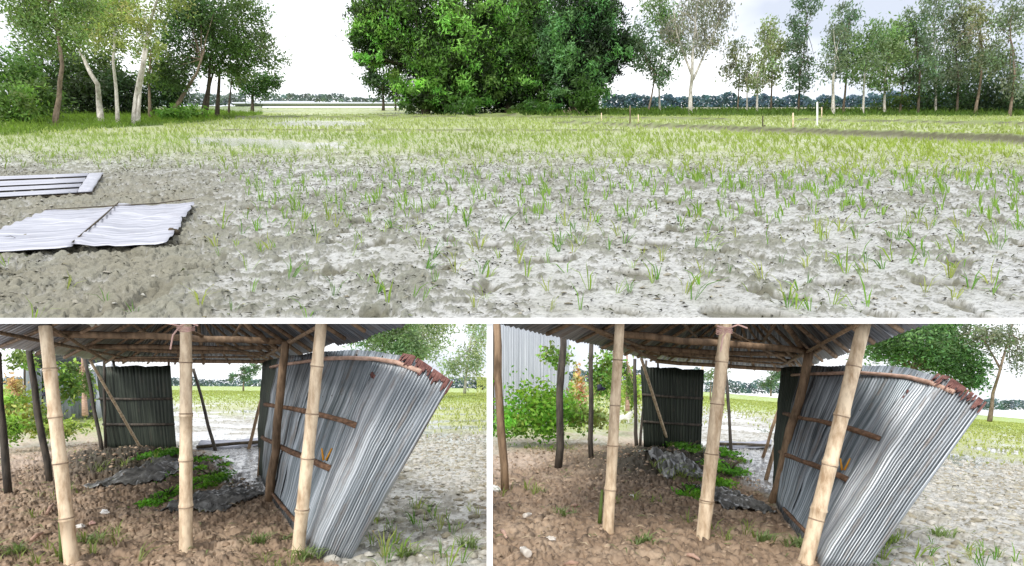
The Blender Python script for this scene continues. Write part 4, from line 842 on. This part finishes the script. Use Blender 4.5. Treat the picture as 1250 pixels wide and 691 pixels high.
for (pl, zf, FLR, x0, x1, wh) in ((PL, zL, FL_L, -40, 440, 'lower left shed'), (PR, zR, FL_R, 602, 1030, 'lower right shed')):
    X, Y, px, rw = scat(pl, 5200, x0, x1, 75, 250, FLR); clods('soil_clods', X, Y, gz(pl, zf, X, Y)-.006, .028, soilpal[RNG.integers(0, 4, len(X))], LOW, 'clods of brown soil over the floor of the '+wh, .6)
    X, Y, px, rw = scat(pl, 16, x0, x1, 150, 225, FLR); clods('soil_lumps', X, Y, gz(pl, zf, X, Y)-.02, .11, soilpal[RNG.integers(0, 2, len(X))], LOW, 'larger lumps of brown soil on the floor of the '+wh, .6)
    X, Y, px, rw = scat(pl, 1500, x0, x1, 75, 230, FLR); litter('dry_litter', X, Y, gz(pl, zf, X, Y)+.015, .13, .014, np.array([(.5, .4, .27), (.3, .22, .13), (.12, .09, .06), (.16, .2, .07)])[RNG.integers(0, 4, len(X))], LOW, 'dry stems and twigs over the floor of the '+wh)
    # field side: litter, clods and rice
    X, Y, px, rw = scat(pl, 2600, 400 if pl is PL else 1010, 596 if pl is PL else 1262, 40, 230, None, FLR); litter('field_litter', X, Y, gz(pl, zf, X, Y)+.01, .12, .014, pal[RNG.choice(7, len(X), p=[.2, .2, .2, .15, .15, .05, .05])], LOW, 'dead leaves and straw over the pale mud beside the '+wh)
    X, Y, px, rw = scat(pl, 2400, 400 if pl is PL else 1010, 596 if pl is PL else 1262, 60, 230, None, FLR); clods('field_clods', X, Y, gz(pl, zf, X, Y), .06, np.array([(.42, .40, .33), (.30, .27, .2), (.5, .48, .43)])[RNG.integers(0, 3, len(X))], LOW, 'small pale mud clods beside the '+wh, .45)
    VS = []; FS = []; CS = []; off = 0
    X, Y, px, rw = scat(pl, 30000, x0-20, 596 if pl is PL else 1265, 9, 85, None, FLR); left = px < (140 if pl is PL else 775); dn = sst(80, 35, rw-pl.van(px)+12*fbm(X*.3, Y*.3, 2)+30*((px > 150) & (px < 350) | (px > 790) & (px < 950)))*.8+left*.6
    kp = (RNG.random(len(X)) < dn) & ~(inside(px, rw, PATH_L if pl is PL else PATH_R, 4, 0*px) > .4); X, Y, px, rw, left = X[kp], Y[kp], px[kp], rw[kp], left[kp]
    g = np.array([.40, .44, .16])[None]*(1+.35*fbm(X*.3, Y*.3, 2)[:, None]); addb(np.stack([X, Y, gz(pl, zf, X, Y)-.01], 1), .10+.10*RNG.random(len(X)), np.clip(Y*.0016, .012, .2), g, 3)
    X, Y, px, rw = scat(pl, 1400, x0, x1, 85, 230, FLR); kp = (fbm(X*.9+7, Y*.9, 2) > .33); X, Y = X[kp], Y[kp]
    if len(X): addb(np.stack([X, Y, gz(pl, zf, X, Y)-.01], 1), .12+.08*RNG.random(len(X)), .012, np.tile([[.25, .32, .09]], (len(X), 1)), 6, 1.2)
    o = link('field_grass', mesh_np('field_grass', np.concatenate(VS), np.concatenate(FS), np.concatenate(CS)), M['leaf'], k=LOW); tag(o, 'rice and grass growing round the '+wh, kind='stuff')
    X, Y, px, rw = scat(pl, 420, 440 if pl is PL else 1060, 590 if pl is PL else 1252, 66, 228, None, FLR); kp = np.argsort(Y)[:40]; X, Y = X[kp], Y[kp]
    seedlings(len(X), list(zip(X, Y, gz(pl, zf, X, Y)-.01)), LOW, wh+' mud', 'rice seedlings beside the '+wh, .9)
# low tufts at the foot of the leaning walls
for (pl, zf, L_) in ((PL, zL, [(245, 0)]),):
    pass
def tuft(pl, zf, x, r, hpx, lb):
    c = onlow(pl, zf, x, r); px1 = c[1]/F; V, Fq, cl = blades(RNG.normal(size=(9, 3))*np.array([[hpx*px1*.35, hpx*px1*.35, 0]]), hpx*px1, .014, np.tile([[.22, .30, .12]], (9, 1)), 6, 1.3)
    o = link('grass_tuft', mesh_np('grass_tuft', V, Fq, cl), M['leaf'], loc=c, k=LOW); tag(o, lb, 'grass tuft')
tuft(PL, zL, 318, 662, 15, 'pale grass tuft left of the near right bamboo post, lower left view'); tuft(PL, zL, 378, 683, 17, 'grass tuft between bamboo post and leaning wall, lower left view'); tuft(PL, zL, 350, 655, 13, 'grass tuft behind the near right bamboo post, lower left view')
tuft(PL, zL, 20, 675, 16, 'grass tuft at the lower left corner of the lower left view'); tuft(PL, zL, 110, 665, 14, 'sprouting tuft right of the left bamboo post'); tuft(PL, zL, 500, 680, 20, 'grass tuft on the mud right of the leaning wall, lower left view'); tuft(PL, zL, 575, 668, 18, 'grass tuft at the bottom right of the lower left view')
tuft(PR, zR, 938, 665, 16, 'grass tuft left of the near right bamboo post, lower right view'); tuft(PR, zR, 972, 668, 15, 'grass tuft beside the wall foot, lower right view'); tuft(PR, zR, 690, 628, 16, 'pale grass tuft left of the left bamboo post, lower right view'); tuft(PR, zR, 1085, 665, 16, 'grass tuft right of the leaning wall, lower right view')
tuft(PR, zR, 783, 660, 15, 'pale dry tuft between the bamboo posts, lower right view'); tuft(PR, zR, 1150, 655, 14, 'grass tuft in the pale mud, lower right view')
# litter items
def bottle(pl, zf, x, r, ln, rz, label):
    c = onlow(pl, zf, x, r); root = empty('plastic_bottle', c+np.array([0, 0, .045]), LOW, label, 'bottle', rz=rz); px1 = c[1]/F; l_ = ln*px1
    mb = MB(); rr = l_*.2; mb.tube([(0, 0, 0), (.01*l_, 0, 0), (.3*l_, 0, 0), (.35*l_, 0, 0), (.65*l_, 0, 0), (.8*l_, 0, 0), (.88*l_, 0, 0)], [rr*.7, rr, rr, rr*.9, rr, rr*.5, rr*.35], 12); mb.build('body', M['bottle'], root)
    mb = MB(); mb.tube([(.88*l_, 0, 0), (l_, 0, 0)], rr*.42, 10); mb.build('cap', M['white_paint'], root)
bottle(PR, zR, 645, 680, 26, 1.9, 'small milky plastic bottle lying on brown soil, lower right view')
bottle(PR, zR, 640, 638, 14, .9, 'small white scrap of bottle lying left on the soil in the right shed view')
for (pl, zf, x, r, sx, m_, nm, lb) in [(PL, zL, 128, 627, 5, 'white_paint', 'stone', 'white pebble on brown soil right of the left bamboo post'), (PL, zL, 98, 642, 5, 'goat', 'paper_scrap', 'pale crumpled scrap near the left bamboo post'), (PR, zR, 772, 604, 5, 'white_paint', 'stone', 'white pebble in front of the mound, lower right view'),
        (PR, zR, 673, 661, 6, 'bottle', 'plastic_wrapper', 'shiny crumpled wrapper right of the milky bottle'), (PR, zR, 750, 613, 4, 'rope', 'paper_scrap', 'pinkish scrap at the foot of the left bamboo post'), (PR, zR, 604, 600, 7, 'white_paint', 'paper_scrap', 'white torn scrap at the left border of the lower right view'), (PL, zL, 112, 637, 4, 'rope', 'paper_scrap', 'pink scrap on brown soil beside the white pebble')]:
    c = onlow(pl, zf, x, r); s = sx*c[1]/F; mb = MB(); mb.blob((0, 0, s*.5), (s, s*.8, s*.6), 8, 6, .35); o = mb.build(nm, M[m_], smooth=False, loc=c, k=LOW); tag(o, lb, 'stone' if nm == 'stone' else 'litter')
for (pl, zf, x, r, dx, dr, lb) in [(PL, zL, 38, 660, 14, -6, 'short dry bamboo chip by the lower left corner'), (PL, zL, 57, 628, 8, -6, 'small dry chip left of the left bamboo post'), (PR, zR, 612, 650, 6, 12, 'dry splinter at the left of the right shed view'), (PR, zR, 698, 620, 10, -4, 'pale bamboo chip left of the left bamboo post in the right shed view'), (PR, zR, 838, 682, 16, 3, 'pale bamboo chip at the bottom between the posts, lower right view'), (PR, zR, 690, 685, 16, 5, 'dry stalk at the bottom of the right shed view')]:
    c = onlow(pl, zf, x, r); e = onlow(pl, zf, x+dx, r+dr); mb = MB(); mb.tube([(0, 0, .03), (e-c)*.5+np.array([0, 0, .045]), e-c+np.array([0, 0, .03])], [.016, .02, .012], 6); o = mb.build('bamboo_chip', M['batten_pale'], loc=c, k=LOW); tag(o, lb, 'bamboo chip')
# green stalk leaning by the left post
for (pl, zf, x, r, tx, tr, lb) in [(PL, zL, 76, 683, 73, 620, 'thin green stalk beside the left bamboo post, lower left view'), (PR, zR, 732, 640, 735, 598, 'thin green stalk beside the left bamboo post, lower right view')]:
    c = onlow(pl, zf, x, r); t_ = P(tx, tr, c[1]); mb = MB(); mb.tube([(0, 0, 0), (t_-c)*.3, (t_-c)], [.022, .02, .014], 6, col=(.16, .24, .06)); o = mb.build('plant_stalk', M['leaf'], loc=c, k=LOW); tag(o, lb, 'stalk')
# fallen tin sheets behind the sheds
for (pl, zf, q, lb) in [(PL, zL, [(240, 551), (330, 545), (333, 538), (245, 543)], 'flat white tin sheet lying on the mud behind the lower left shed'), (PR, zR, [(868, 550), (940, 549), (942, 543), (872, 543)], 'flat white tin sheet lying on the mud behind the lower right shed')]:
    a, b, c_, d_ = [onlow(pl, zf, *t)+np.array([0, 0, .10]) for t in q]; root = empty('tin_sheet', a, LOW, lb, 'tin sheet'); corr('sheet', sub(lin(a, d_), a), sub(lin(b, c_), a), 12, .03, 'tin_white', root, nv=8, thick=.02, warp=.06)
    mb = MB(); mb.tube([(0, 0, .02), (b-a)*.5+np.array([0, 0, .03]), b-a+np.array([0, 0, .02])], .04, 6); mb.build('edge_pole', M['bark_dark'], root)

# ------------------------------------------------------------------ background of the lower left view
wood('far_treeline', [(-160, 250, 459, 474), (250, 345, 461, 474), (440, 594, 458, 476)], 300, LOW, (.13, .19, .23), 'haze tinted blue green wood on the horizon of the lower left view', 3)  # distance haze put into the leaf colour as a blue tint
wood('far_treeline', [(604, 860, 448, 470), (860, 1020, 462, 480), (1020, 1262, 486, 500)], 300, LOW, (.13, .19, .23), 'haze tinted blue green wood on the horizon of the lower right view', 3)  # leaf colour carries the same painted blue haze
gB = ''
CLL = (-400, 594)
tree('field_tree', 70, [[(513, 478, 2), (512, 455, 1.8), (514, 430, 1.6), (516, 405, 1.4), (520, 380, 1)]], [(515, 415, 34, 28), (540, 392, 30, 22), (495, 400, 26, 20)], LOW, 'tall sparse tree behind the rusty wall corner, lower left view', bark='bark_pale', col=(.33, .41, .27), leaf=4.2, dens=.6, clip=CLL)
tree('field_tree', 60, [[(470, 485, 3), (470, 440, 2.6), (468, 405, 2)]], [(470, 415, 36, 26), (500, 425, 26, 22), (440, 400, 30, 22), (480, 385, 40, 20)], LOW, 'dense green tree behind the leaning wall, lower left view', bark='bark_brown', col=(.22, .33, .17), leaf=5, dens=.9, clip=CLL)
tree('field_tree', 80, [[(567, 478, 1.6), (570, 450, 1.5), (575, 410, 1.2)]], [(572, 440, 24, 26), (585, 405, 20, 26), (552, 448, 16, 14)], LOW, 'pale airy tree at the right border of the lower left view', bark='bark_pale', col=(.34, .42, .28), leaf=4.2, dens=.5, clip=CLL)
tree('field_tree', 90, [[(589, 474, 1.2), (588, 460, 1)]], [(586, 468, 8, 6)], LOW, 'low dark bush on the horizon right of the leaning wall', 'tree', bark='bark_dark', col=(.05, .09, .09), leaf=4, dens=.5, clip=CLL)
tree('distant_tree', 110, [[(297, 475, 1), (298, 462, .9), (298, 452, .8)]], [(298, 456, 12, 10), (310, 450, 9, 8), (285, 460, 7, 6)], LOW, 'small round tree on the horizon seen through the lower left shed', bark='bark_brown', col=(.15, .23, .15), leaf=3.4, dens=.6)
tree('distant_tree', 90, [[(325, 478, 1), (325, 440, .8)]], [(328, 446, 12, 10)], LOW, 'sparse tree hidden by the far wall post, lower left view', bark='bark_brown', col=(.14, .21, .12), leaf=3.4, dens=.5)
# lower right view
CLR = (602.5, 5000)
tree('field_tree', 60, [[(1110, 520, 3), (1112, 470, 2.8), (1115, 440, 2.4)]], [(1120, 425, 62, 30), (1160, 440, 42, 30), (1085, 415, 40, 24), (1180, 455, 24, 24), (1140, 400, 40, 16)], LOW, 'dense dark green tree above the leaning wall, lower right view', bark='bark_brown', col=(.12, .235, .09), leaf=5, dens=.95, spread=.6)
tree('field_tree', 56, [[(1208, 511, 2.2), (1212, 480, 2), (1220, 455, 1.8), (1228, 425, 1.5), (1236, 395, 1.2)], [(1222, 450, 1.2), (1210, 430, 1), (1198, 410, .8)]], [(1230, 410, 26, 22), (1205, 415, 20, 18), (1245, 440, 18, 20), (1190, 405, 18, 14)], LOW, 'tall thin pale trunked tree at the right of the lower right view', bark='bark_brown', col=(.20, .23, .17), leaf=4, dens=.36, droop=.8)
tree('distant_tree', 100, [[(941, 482, 1), (941, 470, .9), (942, 460, .8)]], [(940, 466, 14, 9), (950, 458, 10, 8)], LOW, 'small round tree on the horizon seen through the lower right shed', bark='bark_brown', col=(.13, .22, .13), leaf=3.4, dens=.6)
tree('distant_tree', 80, [[(867, 487, .8), (868, 465, .7), (868, 452, .6)]], [(868, 458, 12, 9), (882, 452, 10, 6)], LOW, 'thin sapling between the back panel and middle post, lower right view', bark='bark_brown', col=(.16, .24, .12), leaf=3.2, dens=.4)
# vegetation at the left of each lower view
gv = 'leafy shrubs beside the path'
for (x, r, rx, ry, Y, cl_, lb, cp) in [
   (10, 500, 26, 26, 13, (.26, .34, .09), 'yellow green creeper shrub at the left border of the lower left view', CLL), (42, 512, 26, 18, 13, (.26, .31, .09), 'pale shrub behind the thin dark posts, lower left view', CLL),
   (22, 468, 10, 12, 12.6, (.42, .32, .16), 'dry orange leaved twigs on the left shrub, lower left view', CLL), (30, 440, 16, 14, 14, (.16, .27, .07), 'high leafy branch under the roof edge, lower left view', CLL), (85, 470, 26, 24, 22, (.22, .32, .08), 'bright shrub behind the left bamboo post, lower left view', CLL),
   (10, 525, 18, 16, 12, (.18, .30, .06), 'low green plants at the path side, lower left view', CLL), (60, 525, 36, 12, 13, (.24, .33, .09), 'low pale weeds along the path, lower left view', CLL),
   (645, 500, 44, 32, 12, (.16, .32, .04), 'big bright green leafy bush before the pale house, lower right view', CLR), (675, 505, 34, 28, 12.5, (.15, .30, .05), 'green bush behind the two dark posts, lower right view', CLR), (622, 520, 24, 18, 11.5, (.19, .33, .06), 'low green bush at the left border, lower right view', CLR),
   (705, 478, 10, 26, 13, (.42, .31, .18), 'dry orange leaved shrub right of the green bush, lower right view', CLR), (715, 510, 34, 18, 13, (.24, .33, .10), 'pale green weeds at the foot of the orange shrub, lower right view', CLR), (740, 460, 20, 34, 15, (.18, .30, .07), 'leafy hanging vine behind the left bamboo post, lower right view', CLR), (680, 435, 18, 14, 13, (.17, .30, .06), 'leafy branch in front of the pale house, lower right view', CLR), (768, 475, 14, 26, 22, (.28, .38, .09), 'bright yellow green bush left of the dark back panel, lower right view', CLR)]:
    tree('shrub', Y, [], [(x, r, rx, ry)], LOW, lb, 'shrub', None, col=tuple(min(.6, q*1.25) for q in cl_), leaf=6.5 if rx > 20 else 5.5, dens=.95, wr=.5, clip=cp, hue=.2, cl=.36, spread=.5)
tree('banana_stem', 20, [[(104, 503, 3), (103, 470, 3), (100, 430, 3.5)]], [(92, 452, 9, 12), (108, 470, 8, 20)], LOW, 'dry orange trunk with dark leaves behind the left bamboo post, lower left view', bark='batten_pale', col=(.10, .17, .05), leaf=5, dens=.6)
tree('banana_stem', 20, [[(766, 498, 2.5), (766, 470, 2.5), (765, 425, 3)]], [(758, 450, 8, 11), (770, 470, 7, 20)], LOW, 'dry orange trunk right of the left bamboo post, lower right view', bark='batten_pale', col=(.12, .20, .05), leaf=5, dens=.6)
# pale tin houses
def house(Y, x0, x1, rt, rb, n, label, roof=True, split=None):
    a, b_ = P(x0, rb, Y), P(x1, rb, Y*1.12); h = (rb-rt)/F*Y; root = empty('tin_house', a, LOW, label, 'house'); up = np.array([0, 0, h])
    for i in range(n):
        corr('wall_sheet', sub(lin(a, b_), a), sub(lin(a+up, b_+up*.95), a), 9, .012, 'house', root, nv=5, u0=i/n, u1=(i+.985)/n, sub=5, thick=.012, ragged=.04, uvw=n)
    e = b_+np.array([.6, 3.5, 0]); corr('side_wall', sub(lin(b_, e), a), sub(lin(b_+up*.95, e+up*.95), a), 20, .012, 'house', root, nv=3, thick=.012)
    e2 = a+np.array([0, 3.5, 0])
    corr('back_wall', sub(lin(e2, e), a), sub(lin(e2+up, e+up*.95), a), 20, .012, 'house', root, nv=3, thick=.012)
    for i in range(n+1):
        q = a+(b_-a)*i/n; mb = MB(); mb.tube([q-a+(0, .06, 0), q-a+up*.97+(0, .06, 0)], .04, 6); mb.build('post', M['bark_dark'], root)
    corr('roof_sheet', sub(lin(a+up+(0, -.3, .03), b_+up*.95+(0, -.3, .03)), a), sub(lin(e2+up+(0, 0, .9), e+up*.95+(0, 0, .9)), a), 24, .015, 'tin_roof', root, nv=3, thick=.01)
house(15.5, 603.5, 684, 372, 522, 3, 'pale weathered tin house wall behind the green bush, lower right view')
house(20, 28, 50, 440, 522, 2, 'small piece of pale tin house between the shrubs, lower left view')
house(26, 70, 90, 440, 511, 2, 'small pale tin wall under the roof edge, lower left view')
# white goat lying beyond the path (lower right view)
c = onlow(PR, zR, 762, 517); px1 = c[1]/F*1.05; root = empty('goat', c, LOW, 'small white goat standing on the grass left of the dark back panel', 'goat')
me = bpy.data.meshes.new('body'); s = px1*1.0
vt = [(-7, 0, 7.5), (0, 0, 7.7), (6, 0, 8), (9, 0, 11), (11, 0, 13.5), (14, 0, 12), (-6.5, 1.6, 4), (-6, 1.6, 0), (-6.5, -1.6, 4), (-7.2, -1.6, 0), (5.5, 1.5, 4), (5.5, 1.5, 0), (5.8, -1.5, 4), (6.4, -1.5, 0), (-9, 0, 8.5)]
me.from_pydata([(x*s*.8, y*s, z*s) for x, y, z in vt], [(0, 1), (1, 2), (2, 3), (3, 4), (4, 5), (0, 6), (6, 7), (0, 8), (8, 9), (2, 10), (10, 11), (2, 12), (12, 13), (0, 14)], [])
o = link('body', me, M['goat'], root); sk = o.modifiers.new('skin', 'SKIN'); rr = [2.9, 3.3, 3.2, 2.2, 1.9, 1.1, 1.3, .8, 1.3, .8, 1.2, .8, 1.2, .8, .6]
for i, v in enumerate(me.skin_vertices[0].data): v.radius = (rr[i]*s, rr[i]*s)
me.skin_vertices[0].data[0].use_root = True; sb = o.modifiers.new('smooth', 'SUBSURF'); sb.levels = sb.render_levels = 2
for sg in (-1, 1):
    mb = MB(); mb.tube([(8.6*s, sg*1.2*s, 14.5*s), (7.8*s, sg*1.6*s, 17*s)], [.5*s, .15*s], 5); mb.build('horn', M['dark'], root)
    mb = MB(); mb.blob((8.3*s, sg*2.4*s, 13.6*s), (.6*s, 1.3*s, .5*s)); mb.build('ear', M['goat'], root)
mb = MB(); mb.blob((9.6*s, -1.7*s, 13.2*s), (.35*s, .3*s, .35*s)); mb.build('eye', M['dark'], root)
# dark cloth tied to thin posts
for (x, r, Y, lb) in [(57, 481, 8.9, 'dark cloth rag tied to the thin dark post, lower left view'), (732, 473, 8.9, 'dark cloth rag tied to the thin dark post, lower right view')]:
    c = P(x, r, Y); mb = MB(); mb.blob((0, 0, 0), (.05, .05, .045), 9, 7, .3); mb.blob((.05, 0, -.02), (.05, .03, .03), 8, 6, .3); o = mb.build('cloth_rag', M['cloth'], loc=c, k=LOW); tag(o, lb, 'rag')
